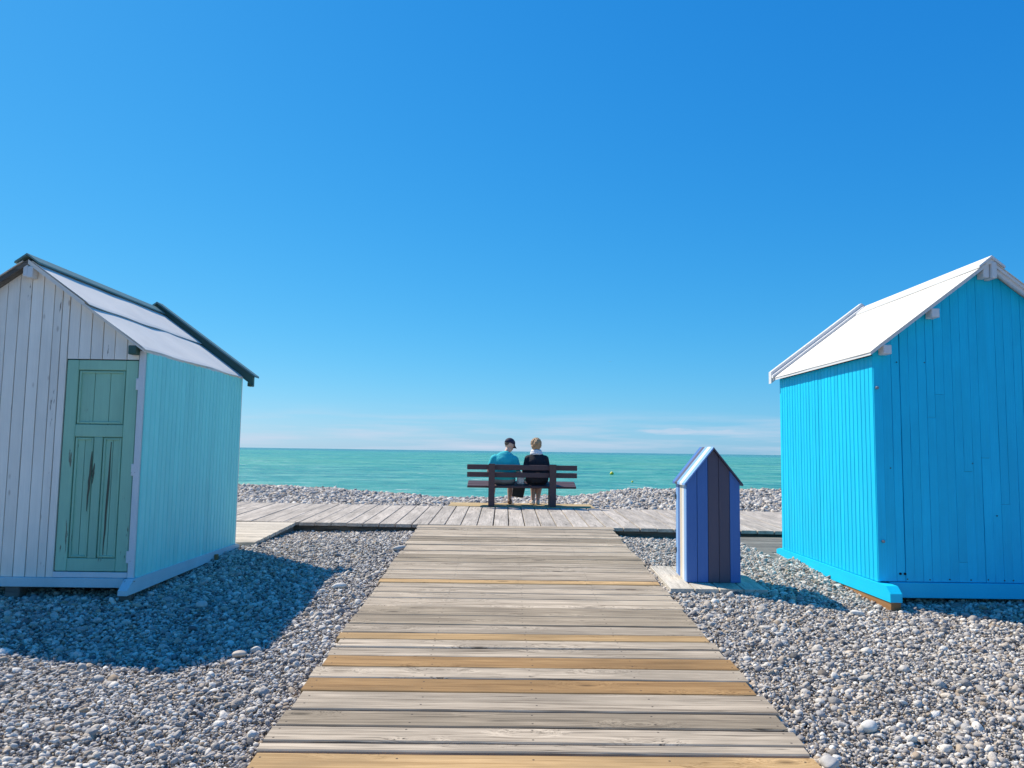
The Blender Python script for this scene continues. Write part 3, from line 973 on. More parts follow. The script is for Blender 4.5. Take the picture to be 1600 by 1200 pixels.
for a, b, cc in zip(xb[:-1], xb[1:], cols):
    for (mpn, y) in ((front_map, KF), (back_map, KB)):
        if a < KXC < b:
            # board under the ridge has a pointed top
            g_ = 0.002
            poly = [(a + g_, KZ), (b - g_, KZ), (b - g_, roofK(b)), (KXC, roofK(KXC)), (a + g_, roofK(a))]
            s_ = 1 if mpn is front_map else -1
            prism('board', poly, lambda p, q, t, y=y, s_=s_: (p, y + s_ * t, q), 0.0, 0.018, M[cc], bin_)
        else:
            piece('board', a, b, KZ, roofK, 0.018, M[cc], bin_, mpn(y), c=0.002, nseg=1, gap=0.004)
scol = ['bin_light', 'bin_white', 'bin_cream', 'bin_blue', 'bin_light']
for i in range(5):
    a = KF + 0.019 + (KB - KF - 0.038) * i / 5
    b = KF + 0.019 + (KB - KF - 0.038) * (i + 1) / 5
    piece('side_board', a, b, KZ, KE - 0.006, 0.018, M[scol[i]], bin_, left_map(KX0), c=0.002, gap=0.003)
    piece('side_board', a, b, KZ, KE - 0.006, 0.018, M[scol[i]], bin_, right_map(KX1), c=0.002, gap=0.003)
prism('shade_fill', [(KX0 + 0.02, KZ + 0.01), (KX1 - 0.02, KZ + 0.01), (KX1 - 0.02, KE - 0.03), (KXC, KR - 0.05), (KX0 + 0.02, KE - 0.03)],
      lambda p, q, t: (p, t, q), KF + 0.022, KB - 0.022, M['inside'], bin_)  # dark solid painted as the shade inside the bin
rcol = ['bin_light', 'bin_white', 'bin_light', 'bin_dark', 'bin_blue']
for i in range(5):
    a = KF - 0.03 + (KB - KF + 0.06) * i / 5
    b = KF - 0.03 + (KB - KF + 0.06) * (i + 1) / 5
    for sg in (-1, 1):
        ov = 0.272
        piece('roof_board', a, b, 0.0 if sg < 0 else 0.0, ov, 0.020, M[rcol[i] if sg < 0 else ('bin_dark' if i == 0 else 'bin_blue')], bin_,
              lambda u, d, v, sg=sg: (KXC + sg * (v + (0.0 if sg > 0 else 0.0)), u, KR + 0.022 - ks * v - d), c=0.002, gap=0.003)
for z in (0.07,):
    box('hinge', KX0 - 0.008, KX0 - 0.001, KB - 0.04, KB - 0.01, z - 0.025, z + 0.025, M['dark_metal'], bin_, 0.003)
box('hinge', KX0 - 0.008, KX0 - 0.001, KB - 0.04, KB - 0.01, 0.555, 0.605, M['dark_metal'], bin_, 0.003)

# ------------------------------------------------------------------ bench
BZ = 0.080
bench = empty('bench', (0.305, 13.15, BZ))
tag(bench, 'dark brown plank bench facing the sea, seen from behind', 'bench')
for i, xp in enumerate((-0.205, 0.822)):
    w = 0.052 if i == 0 else 0.056
    prism('post', [(12.96, BZ), (13.04, BZ), (13.045, 0.40), (12.985, 0.785), (12.925, 0.785), (12.955, 0.42)],
          lambda p, q, t, xp=xp: (xp + t, p, q), -w, w, M['bench'], bench)
    box('front_leg', xp - 0.05, xp + 0.045, 13.39, 13.46, BZ, 0.385, M['bench'], bench, 0.006)
    box('seat_support', xp - 0.04, xp + 0.035, 13.046, 13.47, 0.335, 0.388, M['bench'], bench, 0.006)
for z0, z1, yy in ((0.685, 0.772, 12.992), (0.560, 0.645, 13.008)):
    box('back_slat', -0.622, 1.232, yy, yy + 0.042, z0, z1, M['bench'], bench, 0.006)
for k, y0 in enumerate((13.065, 13.205, 13.345)):
    st_ = box('seat_slat', -0.618, 1.225, y0, y0 + 0.125, 0.388 + 0.025 * k, 0.426 + 0.025 * k, M['bench'], bench, 0.006)
    st_.rotation_euler = (R(10.0), 0, 0)


# ------------------------------------------------------------------ people
def ico_data(n_):
    bm = bmesh.new()
    bmesh.ops.create_icosphere(bm, subdivisions=n_, radius=1.0)
    bm.verts.ensure_lookup_table()
    d_ = ([v.co.copy() for v in bm.verts], [tuple(v.index for v in f.verts) for f in bm.faces])
    bm.free()
    return d_


ICO = {2: ico_data(2), 3: ico_data(3)}


def blob_mesh(parts, name, mat, parent, origin, voxel=0.009, smooth_it=4, disp=None):
    """parts: ('cap', p0, r0, p1, r1) tapered limbs and ('ell', centre, radii, rot) ellipsoids, fused into one skin"""
    V, F = [], []

    def add(ico, mt):
        o0 = len(V)
        V.extend([mt @ v for v in ico[0]])
        F.extend([(a_ + o0, b_ + o0, c_ + o0) for a_, b_, c_ in ico[1]])
    for pt in parts:
        if pt[0] == 'cap':
            _, p0, r0, p1, r1 = pt
            p0, p1 = Vector(p0), Vector(p1)
            nst = min(14, max(2, int((p1 - p0).length / (0.5 * min(r0, r1)) + 1)))
            for k in range(nst + 1):
                t_ = k / nst
                rr_ = r0 + (r1 - r0) * t_
                add(ICO[2], Matrix.Translation(p0.lerp(p1, t_) - Vector(origin)) @ Matrix.Diagonal((rr_, rr_, rr_, 1)))
        else:
            _, c, rad, *rot = pt
            mt = Matrix.Translation(Vector(c) - Vector(origin))
            if rot:
                mt = mt @ Matrix.Rotation(rot[0], 4, rot[1])
            add(ICO[3], mt @ Matrix.Diagonal((*rad, 1)))
    me = bpy.data.meshes.new(name)
    me.from_pydata([tuple(v) for v in V], [], F)
    me.update()
    me.materials.append(mat)
    o = bpy.data.objects.new(name, me)
    link(o, parent, origin)
    rm = o.modifiers.new('remesh', 'REMESH')
    rm.mode = 'VOXEL'
    rm.voxel_size = voxel
    rm.use_smooth_shade = True
    sm = o.modifiers.new('smooth', 'SMOOTH')
    sm.iterations = smooth_it
    sm.factor = 0.5
    return o


def hand(w, fwd, side, s=1.0, curl=-0.02):
    """palm, four fingers and a thumb lying along fwd; side = direction of the thumb"""
    w, fwd, side = Vector(w), Vector(fwd).normalized(), Vector(side).normalized()
    P = []
    palm = w + fwd * 0.045
    P.append(('cap', w, 0.024, palm, 0.030))
    P.append(('ell', palm + fwd * 0.012, (0.040, 0.044, 0.022)))
    for k, ln in enumerate((0.068, 0.078, 0.072, 0.055)):
        b = palm + fwd * 0.04 + side * (0.028 - 0.019 * k)
        m1 = b + fwd * ln * 0.5
        e = b + fwd * ln + Vector((0, 0, curl))
        P.append(('cap', b, 0.0095, m1, 0.009))
        P.append(('cap', m1, 0.009, e, 0.0075))
    tb = palm - fwd * 0.01 + side * 0.03
    P.append(('cap', tb, 0.012, tb + side * 0.028 + fwd * 0.025, 0.0105))
    P.append(('cap', tb + side * 0.028 + fwd * 0.025, 0.0105, tb + side * 0.03 + fwd * 0.055, 0.009))
    return P


def head_parts(c, yaw=0.0, tilt=0.0, nod=0.0, s=1.0):
    c = Vector(c)
    rot = Matrix.Rotation(yaw, 3, 'Z') @ Matrix.Rotation(nod, 3, 'X') @ Matrix.Rotation(tilt, 3, 'Y')

    def q(x_, y_, z_):
        return c + rot @ Vector((x_ * s, y_ * s, z_ * s))
    return [('ell', q(0, -0.008, 0.025), (0.077 * s, 0.094 * s, 0.088 * s)),
            ('ell', q(0, 0.022, -0.045), (0.060 * s, 0.068 * s, 0.070 * s)),
            ('ell', q(0, 0.050, -0.085), (0.034 * s, 0.034 * s, 0.028 * s)),
            ('cap', q(0, 0.088, 0.005), 0.010 * s, q(0, 0.112, -0.032), 0.015 * s),
            ('cap', q(-0.028, 0.084, 0.018), 0.016 * s, q(0.028, 0.084, 0.018), 0.016 * s),
            ('cap', q(-0.020, 0.085, -0.062), 0.009 * s, q(0.020, 0.085, -0.062), 0.009 * s),
            ('ell', q(0.080, -0.005, -0.012), (0.012 * s, 0.022 * s, 0.034 * s)),
            ('ell', q(-0.080, -0.005, -0.012), (0.012 * s, 0.022 * s, 0.034 * s))], q


def seated(root, d):
    """continuous body from joint positions"""
    P = []
    P.append(('ell', d['hip'], (0.165 * d['w'], 0.125, 0.105)))
    P.append(('ell', d['belly'], (0.15 * d['w'], 0.125, 0.13)))
    P.append(('ell', d['chest'], (0.165 * d['w'], 0.115, 0.16)))
    P.append(('cap', d['shl'], 0.058, d['shr'], 0.058))
    P.append(('cap', d['neck'], 0.056, d['headc'], 0.050))
    for s in 'lr':
        P.append(('cap', d['sh' + s], 0.055, d['el' + s], 0.041))
        P.append(('cap', d['el' + s], 0.041, d['wr' + s], 0.026))
        P += hand(d['wr' + s], d['hf' + s], d['hs' + s])
        P.append(('cap', d['hip' + s], 0.088, d['kn' + s], 0.060))
        P.append(('cap', d['kn' + s], 0.056, (Vector(d['kn' + s]) * 0.62 + Vector(d['an' + s]) * 0.38) - Vector((0, 0.012, 0)), 0.054))
        P.append(('cap', (Vector(d['kn' + s]) * 0.62 + Vector(d['an' + s]) * 0.38) - Vector((0, 0.012, 0)), 0.054, d['an' + s], 0.034))
        a = Vector(d['an' + s])
        f = Vector(d['ff' + s]).normalized()
        z = d['floor']
        P.append(('cap', (a.x, a.y, z + 0.045), 0.036, a + f * 0.13 + Vector((0, 0, z + 0.032 - a.z)), 0.030))
        P.append(('cap', a, 0.034, (a.x, a.y, z + 0.05), 0.036))
    return P


def make_man():
    floor = 0.079
    root = empty('person', (0.0, 13.28, floor))
    tag(root, 'person in turquoise T-shirt and navy cap seated on the left of the bench', 'person')
    d = dict(w=1.12, floor=floor + 0.012, hip=(0.0, 13.26, 0.53), belly=(0.0, 13.25, 0.64), chest=(0.005, 13.215, 0.80), neck=(0.035, 13.235, 0.96), headc=(0.085, 13.275, 1.06),
             shl=(-0.16, 13.215, 0.865), shr=(0.17, 13.215, 0.85), ell=(-0.255, 13.23, 0.665), elr=(0.245, 13.20, 0.650), wrl=(-0.17, 13.44, 0.59), wrr=(0.20, 13.42, 0.61),
             hfl=(0.2, 1, -0.05), hfr=(-0.3, 1, -0.05), hsl=(1, -0.2, 0), hsr=(-1, -0.3, 0),
             hipl=(-0.09, 13.27, 0.515), hipr=(0.09, 13.27, 0.515), knl=(-0.185, 13.64, 0.515), knr=(0.115, 13.66, 0.505), anl=(-0.20, 13.58, 0.165), anr=(0.105, 13.58, 0.165),
             ffl=(-0.2, 1, 0), ffr=(0.15, 1, 0))
    P = seated(root, d)
    hp, q = head_parts((0.088, 13.285, 1.105), yaw=R(-38), tilt=R(6), nod=R(-20), s=1.0)
    P += hp
    blob_mesh(P, 'body', M['skin'], root, (0, 13.28, 0.6), 0.008)
    # T-shirt
    S = [('ell', (0.0, 13.26, 0.55), (0.205, 0.145, 0.10)), ('ell', (0.0, 13.25, 0.65), (0.205, 0.150, 0.15)), ('ell', (0.004, 13.215, 0.79), (0.212, 0.140, 0.175)),
         ('cap', (-0.155, 13.215, 0.865), 0.080, (0.165, 13.215, 0.85), 0.080), ('ell', (0.015, 13.22, 0.875), (0.165, 0.105, 0.125)), ('ell', (0.03, 13.23, 0.955), (0.085, 0.08, 0.055)),
         ('cap', (-0.165, 13.215, 0.865), 0.077, (-0.225, 13.228, 0.735), 0.068), ('cap', (0.175, 13.215, 0.85), 0.077, (0.225, 13.20, 0.71), 0.068)]
    blob_mesh(S, 't_shirt', M['tshirt'], root, (0, 13.22, 0.72), 0.011, 5)
    S = [('ell', (0.0, 13.27, 0.515), (0.205, 0.145, 0.088)), ('cap', (-0.09, 13.28, 0.515), 0.105, (-0.155, 13.54, 0.515), 0.088), ('cap', (0.09, 13.28, 0.515), 0.105, (0.11, 13.54, 0.51), 0.088)]
    blob_mesh(S, 'shorts', M['shorts'], root, (0, 13.35, 0.52), 0.011, 3)
    # hair below the cap, cap with peak
    S = [('ell', q(0, -0.026, 0.025), (0.080, 0.080, 0.062))]
    blob_mesh(S, 'hair', M['hair_dark'], root, q(0, 0, 0), 0.007, 2)
    V, F = [], []
    nr, na = 7, 20
    for i in range(nr + 1):
        ph = (math.pi / 2) * i / nr
        for k in range(na):
            th = 2 * math.pi * k / na
            V.append(q(0.089 * math.sin(ph) * math.cos(th), -0.006 + 0.104 * math.sin(ph) * math.sin(th), 0.032 + 0.092 * math.cos(ph) - (0.012 if i == nr else 0)))
    for i in range(nr):
        for k in range(na):
            F.append((i * na + k, i * na + (k + 1) % na, (i + 1) * na + (k + 1) % na, (i + 1) * na + k))
    cap_o = obj('cap', V, F, M['cap'], root, True)
    sd = cap_o.modifiers.new('solid', 'SOLIDIFY')
    sd.thickness = 0.006
    V, F = [], []
    for i in range(4):
        for k in range(11):
            th = R(25 + 13 * k)
            rr = 0.096 + 0.026 * i
            dz_ = 0.028 - 0.006 * i - 0.010 * abs(math.cos(th)) * i
            V.append(q(0.93 * (rr if i == 0 else 0.096 + (rr - 0.096) * 0.35) * math.cos(th), (rr + 0.004) * math.sin(th) if i == 0 else 0.1 * math.sin(th) + 0.026 * i * math.sin(th) ** 2, dz_))
    for i in range(3):
        for k in range(10):
            F.append((i * 11 + k, i * 11 + k + 1, (i + 1) * 11 + k + 1, (i + 1) * 11 + k))
    pk = obj('peak', V, F, M['cap'], cap_o, True)
    sd = pk.modifiers.new('solid', 'SOLIDIFY')
    sd.thickness = 0.004
    for s in 'lr':
        a = Vector(d['an' + s])
        f = Vector(d['ff' + s]).normalized()
        S = [('cap', (a.x - f.x * 0.02, a.y - 0.025, floor + 0.036), 0.038, (a.x + f.x * 0.14, a.y + f.y * 0.15, floor + 0.032), 0.036), ('cap', (a.x, a.y - 0.01, floor + 0.05), 0.040, (a.x, a.y, floor + 0.065), 0.040)]
        blob_mesh(S, 'shoe', M['shoe'], root, a, 0.008, 2)


def make_woman():
    floor = 0.079
    root = empty('person', (0.55, 13.28, floor))
    tag(root, 'person with short blond hair, white scarf and black jacket on the bench', 'person')
    d = dict(w=1.0, floor=floor + 0.012, hip=(0.565, 13.26, 0.53), belly=(0.56, 13.25, 0.64), chest=(0.555, 13.225, 0.80), neck=(0.55, 13.235, 0.96), headc=(0.55, 13.255, 1.06),
             shl=(0.42, 13.225, 0.86), shr=(0.69, 13.225, 0.86), ell=(0.365, 13.23, 0.665), elr=(0.745, 13.23, 0.665), wrl=(0.43, 13.43, 0.60), wrr=(0.67, 13.43, 0.60),
             hfl=(0.35, 1, -0.1), hfr=(-0.35, 1, -0.1), hsl=(1, -0.2, 0), hsr=(-1, -0.2, 0),
             hipl=(0.48, 13.27, 0.515), hipr=(0.65, 13.27, 0.515), knl=(0.515, 13.64, 0.505), knr=(0.64, 13.64, 0.505), anl=(0.515, 13.54, 0.165), anr=(0.60, 13.57, 0.165),
             ffl=(-0.3, 1, 0), ffr=(-0.1, 1, 0))
    P = seated(root, d)
    hp, q = head_parts((0.55, 13.265, 1.105), yaw=R(-8), tilt=R(0), nod=R(-4), s=0.97)
    P += hp
    blob_mesh(P, 'body', M['skin'], root, (0.55, 13.28, 0.6), 0.008)
    S = [('ell', (0.565, 13.25, 0.535), (0.205, 0.155, 0.10)), ('ell', (0.56, 13.245, 0.64), (0.195, 0.150, 0.15)), ('ell', (0.555, 13.225, 0.79), (0.190, 0.135, 0.17)),
         ('cap', (0.425, 13.225, 0.865), 0.076, (0.685, 13.225, 0.865), 0.076), ('ell', (0.555, 13.225, 0.875), (0.15, 0.10, 0.115)), ('ell', (0.55, 13.24, 0.945), (0.08, 0.08, 0.05)),
         ('cap', (0.415, 13.225, 0.868), 0.074, (0.363, 13.23, 0.665), 0.060), ('cap', (0.695, 13.225, 0.868), 0.074, (0.747, 13.23, 0.665), 0.060),
         ('cap', (0.363, 13.23, 0.665), 0.058, (0.415, 13.40, 0.61), 0.044), ('cap', (0.747, 13.23, 0.665), 0.058, (0.685, 13.40, 0.61), 0.044)]
    blob_mesh(S, 'jacket', M['jacket'], root, (0.555, 13.24, 0.72), 0.011, 4)
    S = [('ell', (0.565, 13.27, 0.510), (0.200, 0.145, 0.085)), ('cap', (0.48, 13.28, 0.512), 0.102, (0.512, 13.58, 0.505), 0.080), ('cap', (0.65, 13.28, 0.512), 0.102, (0.64, 13.58, 0.505), 0.080),
         ('cap', (0.565, 13.30, 0.51), 0.09, (0.575, 13.56, 0.505), 0.075)]
    blob_mesh(S, 'skirt', M['jacket'], root, (0.56, 13.4, 0.51), 0.011, 3)
    S = []
    for k in range(12):
        a0 = 2 * math.pi * k / 12
        a1 = 2 * math.pi * (k + 1) / 12
        for rr, zz_, r_ in ((0.078, 0.965, 0.034), (0.070, 1.005, 0.028)):
            S.append(('cap', (0.55 + rr * math.cos(a0), 13.245 + rr * math.sin(a0), zz_ + 0.008 * math.sin(3 * a0)), r_, (0.55 + rr * math.cos(a1), 13.245 + rr * math.sin(a1), zz_ + 0.008 * math.sin(3 * a1)), r_))
    blob_mesh(S, 'scarf', M['scarf'], root, (0.55, 13.245, 0.98), 0.009, 2)
    # short layered hair made of many overlapping locks
    rr = random.Random(5)
    S = [('ell', q(0, -0.022, 0.035), (0.088, 0.096, 0.094)), ('ell', q(0, -0.045, -0.02), (0.080, 0.064, 0.075))]
    for k in range(70):
        th = rr.uniform(0, 2 * math.pi)
        ph = rr.uniform(0.1, 1.75)
        v = Vector((math.sin(ph) * math.cos(th), math.sin(ph) * math.sin(th), math.cos(ph)))
        if v.y > 0.55 and v.z < 0.5:
            continue
        b = Vector((0.086 * v.x, -0.022 + 0.094 * v.y, 0.033 + 0.092 * v.z))
        e = b + Vector((v.x * 0.012, v.y * 0.012, -0.03 + rr.uniform(-0.008, 0.008)))
        S.append(('cap', q(*b), rr.uniform(0.012, 0.017), q(*e), 0.007))
    blob_mesh(S, 'hair', M['hair'], root, q(0, 0, 0), 0.0055, 1)
    for s in 'lr':
        a = Vector(d['an' + s])
        f = Vector(d['ff' + s]).normalized()
        S = [('cap', (a.x - f.x * 0.02, a.y - 0.02, floor + 0.034), 0.036, (a.x + f.x * 0.13, a.y + f.y * 0.14, floor + 0.030), 0.033), ('cap', (a.x, a.y - 0.012, floor + 0.045), 0.037, (a.x, a.y, floor + 0.058), 0.036)]
        blob_mesh(S, 'shoe', M['shoe_white'], root, a, 0.008, 2)


make_man()
make_woman()

# black handbag hanging in front of the seat by its strap
bag = empty('handbag', (0.26, 13.50, 0.2))
tag(bag, 'black leather handbag hanging below the bench seat between the two people', 'handbag')
S = []
V, F = [], []
prof = [(-0.115, 0.215), (0.085, 0.19), (0.125, 0.385), (-0.09, 0.395)]
cxm = 0.255
ring = []
for dy, sc_ in ((-0.045, 0.90), (-0.03, 1.0), (0.03, 1.0), (0.045, 0.90)):
    mx, mz = 0.0, 0.30
    ring.append([(cxm + mx + (a - mx) * sc_, 13.525 + dy, mz + (b - mz) * sc_) for a, b in prof])
V = [v for r_ in ring for v in r_]
for k in range(3):
    for i in range(4):
        F.append((4 * k + i, 4 * k + (i + 1) % 4, 4 * k + 4 + (i + 1) % 4, 4 * k + 4 + i))
F += [(0, 1, 2, 3), (12, 13, 14, 15)]
o = obj('bag_body', V, F, M['leather'], bag)
bv = o.modifiers.new('bevel', 'BEVEL')
bv.width = 0.012
bv.segments = 3
for xo, yo in ((-0.07, -0.02), (0.09, 0.02)):
    S = [('cap', (cxm + xo, 13.525, 0.385), 0.009, (0.33 + xo * 0.3, 13.48, 0.47), 0.009), ('cap', (0.33 + xo * 0.3, 13.48, 0.47), 0.009, (0.37 + xo * 0.3, 13.38, 0.58), 0.009)]
    blob_mesh(S, 'strap', M['leather'], bag, (cxm, 13.5, 0.45), 0.005, 1)

# pale tote bag standing on the seat between the two people
tote = empty('tote_bag', (0.285, 13.26, 0.431))
tag(tote, 'pale cloth bag standing on the bench seat between the two people', 'bag')
V, F = [], []
for k, (z, wx, wy) in enumerate(((0.432, 0.062, 0.055), (0.50, 0.068, 0.058), (0.58, 0.060, 0.040), (0.655, 0.054, 0.014))):
    for i in range(16):
        an = 2 * math.pi * i / 16
        sx = math.copysign(abs(math.cos(an)) ** 0.6, math.cos(an))
        sy = math.copysign(abs(math.sin(an)) ** 0.6, math.sin(an))
        V.append((0.29 + wx * sx + 0.003 * math.sin(5 * an + k), 13.27 + wy * sy, z + 0.006 * math.sin(3 * an + k)))
for k in range(3):
    for i in range(16):
        F.append((16 * k + i, 16 * k + (i + 1) % 16, 16 * k + 16 + (i + 1) % 16, 16 * k + 16 + i))
F += [tuple(range(16)), tuple(range(48, 64))]
obj('bag_cloth', V, F, M['tote'], tote, True)
S = []
for k in range(10):
    a0, a1 = math.pi * k / 10, math.pi * (k + 1) / 10
    S.append(('cap', (0.29 + 0.035 * math.cos(a0), 13.27, 0.65 + 0.06 * math.sin(a0)), 0.006, (0.29 + 0.035 * math.cos(a1), 13.27, 0.65 + 0.06 * math.sin(a1)), 0.006))
blob_mesh(S, 'handle', M['tote'], tote, (0.29, 13.27, 0.68), 0.004, 1)


# ------------------------------------------------------------------ buoys and gull
def make_buoy(x_, y_, r_, label):
    b = empty('buoy', (x_, y_, -3.5))
    tag(b, label, 'buoy', 'yellow buoys on the sea')
    V, F = [], []
    prof_ = [(0.0, -0.9), (0.55, -0.8), (0.88, -0.42), (1.0, 0.0), (0.9, 0.42), (0.6, 0.8), (0.2, 0.98), (0.16, 1.18), (0.0, 1.2)]
    for (rr, zz_) in prof_:
        for k in range(16):
            an = 2 * math.pi * k / 16
            V.append((x_ + r_ * rr * math.cos(an), y_ + r_ * rr * math.sin(an), -3.5 + 0.45 * r_ + r_ * zz_))
    for i in range(len(prof_) - 1):
        for k in range(16):
            F.append((16 * i + k, 16 * i + (k + 1) % 16, 16 * i + 16 + (k + 1) % 16, 16 * i + 16 + k))
    obj('float', V, F, M['buoy'], b, True)
    V, F = [], []
    for k in range(12):
        an = 2 * math.pi * k / 12
        for (rr, zz_) in ((1.01, -0.10), (1.06, -0.04), (1.06, 0.06), (1.01, 0.12)):
            V.append((x_ + r_ * rr * math.cos(an), y_ + r_ * rr * math.sin(an), -3.5 + 0.45 * r_ + r_ * zz_))
    for k in range(12):
        for i in range(4):
            F.append((4 * k + i, 4 * k + (i + 1) % 4, 4 * ((k + 1) % 12) + (i + 1) % 4, 4 * ((k + 1) % 12) + i))
    obj('collar', V, F, M['buoy'], b, True)


make_buoy(22.2, 159.0, 0.40, 'larger yellow ball buoy floating off the beach right of the bench')
make_buoy(19.7, 118.5, 0.16, 'tiny yellow buoy near the shore, right of the larger buoy')

gull = empty('seagull', (32.9, 240, 29.5))
tag(gull, 'tiny white gull gliding in the sky above the sea', 'bird')
G0 = Vector((32.9, 240, 29.5))


def gl(x_, y_, z_):
    return G0 + Vector((x_, y_, z_))


S = [('ell', gl(0, 0, 0), (0.075, 0.20, 0.07)), ('ell', gl(0, 0.2, 0.03), (0.05, 0.065, 0.05)), ('cap', gl(0, 0.25, 0.03), 0.02, gl(0, 0.31, 0.02), 0.01), ('ell', gl(0, -0.24, 0.01), (0.06, 0.10, 0.02))]
blob_mesh(S, 'body', M['gull'], gull, G0, 0.012, 2)
for s_ in (-1, 1):
    V = [gl(s_ * 0.05, 0.10, 0.03), gl(s_ * 0.32, 0.13, 0.14), gl(s_ * 0.70, -0.05, 0.07), gl(s_ * 0.34, -0.06, 0.13), gl(s_ * 0.05, -0.09, 0.03)]
    V += [v - Vector((0, 0, 0.02)) for v in V]
    F = [(0, 1, 3, 4), (1, 2, 3), (5, 9, 8, 6), (6, 8, 7), (0, 5, 6, 1), (1, 6, 7, 2), (2, 7, 8, 3), (3, 8, 9, 4), (4, 9, 5, 0)]
    obj('wing', V, F, M['gull'], gull)


# ------------------------------------------------------------------ pebbles
def pebble_material(name, inst=True):
    m, t, p = new_mat(name)
    if inst:
        at = N(t, 'ShaderNodeAttribute', attribute_type='INSTANCER', attribute_name='tone')
        tone = at.outputs['Fac']
        ah = N(t, 'ShaderNodeAttribute', attribute_type='INSTANCER', attribute_name='hue')
        hue = ah.outputs['Fac']
    else:
        oi = N(t, 'ShaderNodeObjectInfo')
        tone = math_node(t, 'MULTIPLY_ADD', oi.outputs['Random'], 0.25, 0.72)
        hue = oi.outputs['Random']
    tcn = N(t, 'ShaderNodeTexCoord')
    n1 = tex_noise(t, tcn.outputs['Object'], (1.6, 1.6, 1.6) if inst else (30, 30, 30), 5, 0.65)
    c = ramp(t, tone, [(0.0, (0.085, 0.08, 0.078)), (0.2, (0.29, 0.27, 0.25)), (0.5, (0.57, 0.52, 0.46)), (0.8, (0.76, 0.70, 0.61)), (1.0, (0.90, 0.85, 0.75))])
    c2 = mixc(t, maprange(t, hue, 0.70, 1.0, 0.0, 0.8), c, (0.44, 0.32, 0.20))
    c2 = mixc(t, maprange(t, hue, 0.22, 0.0, 0.0, 0.55), c2, (0.17, 0.18, 0.205))
    c2 = mixc(t, maprange(t, n1, 0.35, 0.75, 0.0, 0.38), c2, (0.16, 0.155, 0.15))
    L(t, c2, p.inputs['Base Color'])
    p.inputs['Roughness'].default_value = 0.72
    p.inputs['Specular IOR Level'].default_value = 0.3
    bump(t, p, n1, 0.25, 0.15 if inst else 0.01)
    return m


M['pebble'] = pebble_material('shingle_pebbles', True)
M['stone'] = pebble_material('pale_stone', False)


def blocked(X, Y):
    b = (X > RX0 + 0.02) & (X < RX1 - 0.02) & (Y < 10.4)
    py = 10.385 - 0.045 * (X - 0.17)
    b |= (Y > py + 0.05) & (Y < py + 2.52)
    b |= (X < -2.95) & (Y > 8.98) & (Y < 10.6)
    b |= (X > 3.0) & (Y > 8.6) & (Y < 10.4)
    b |= (X < XS - 0.35) & (Y > YF + 0.3) & (Y < YB)
    b |= (X > BX0 + 0.3) & (Y > BF + 0.35) & (Y < BB)
    b |= (X > 1.55) & (X < 2.3) & (Y > 7.0) & (Y < 7.82)
    b |= (X > -0.85) & (X < 1.45) & (Y > 12.9) & (Y < 13.7)
    return b


def scatter(x0, x1, y0, y1, dens, med, sig, lo, hi):
    n_ = int((x1 - x0) * (y1 - y0) * dens)
    X = rng.uniform(x0, x1, n_)
    Y = rng.uniform(y0, y1, n_)
    S_ = np.clip(np.exp(rng.normal(math.log(med), sig, n_)), lo, hi)
    # keep only what is near the view
    vis = np.abs(X - 0.1) < 0.71 * Y + 0.5
    keep = vis & ~blocked(X, Y)
    return X[keep], Y[keep], S_[keep]


def build_pebbles(name, sets, label):
    X = np.concatenate([s[0] for s in sets])
    Y = np.concatenate([s[1] for s in sets])
    D = np.concatenate([s[2] for s in sets])
    n_ = len(X)
    # height from a table of the ground
    gx = np.arange(-16, 16.01, 0.2)
    gy = np.arange(-2, 22.01, 0.2)
    T = TABLE
    ix = np.clip((X + 16) / 0.2, 0, len(gx) - 2)
    iy = np.clip((Y + 2) / 0.2, 0, len(gy) - 2)
    i0, j0 = ix.astype(int), iy.astype(int)
    fx, fy = ix - i0, iy - j0
    Z = (T[j0, i0] * (1 - fx) * (1 - fy) + T[j0, i0 + 1] * fx * (1 - fy) + T[j0 + 1, i0] * (1 - fx) * fy + T[j0 + 1, i0 + 1] * fx * fy)
    Z = Z + rng.uniform(-1.1, 0.75, n_) * np.minimum(D, 0.024)
    me = bpy.data.meshes.new(name)
    me.vertices.add(n_)
    me.vertices.foreach_set('co', np.stack([X, Y, Z], 1).astype(np.float32).ravel())
    for an, arr in (('size', D), ('tone', rng.beta(1.25, 1.35, n_)), ('hue', rng.uniform(0, 1, n_))):
        at = me.attributes.new(an, 'FLOAT', 'POINT')
        at.data.foreach_set('value', arr.astype(np.float32))
    at = me.attributes.new('turn', 'FLOAT_VECTOR', 'POINT')
    rot = np.stack([rng.normal(0, 0.45, n_), rng.normal(0, 0.45, n_), rng.uniform(0, 6.283, n_)], 1)
    at.data.foreach_set('vector', rot.astype(np.float32).ravel())
    at = me.attributes.new('pick', 'INT', 'POINT')
    at.data.foreach_set('value', rng.integers(0, 6, n_).astype(np.int32))
    me.update()
    o = bpy.data.objects.new(name, me)
    link(o)
    tag(o, label, 'pebbles', kind='stuff')
    md = o.modifiers.new('pebbles', 'NODES')
    md.node_group = PEBBLE_TREE
    return n_


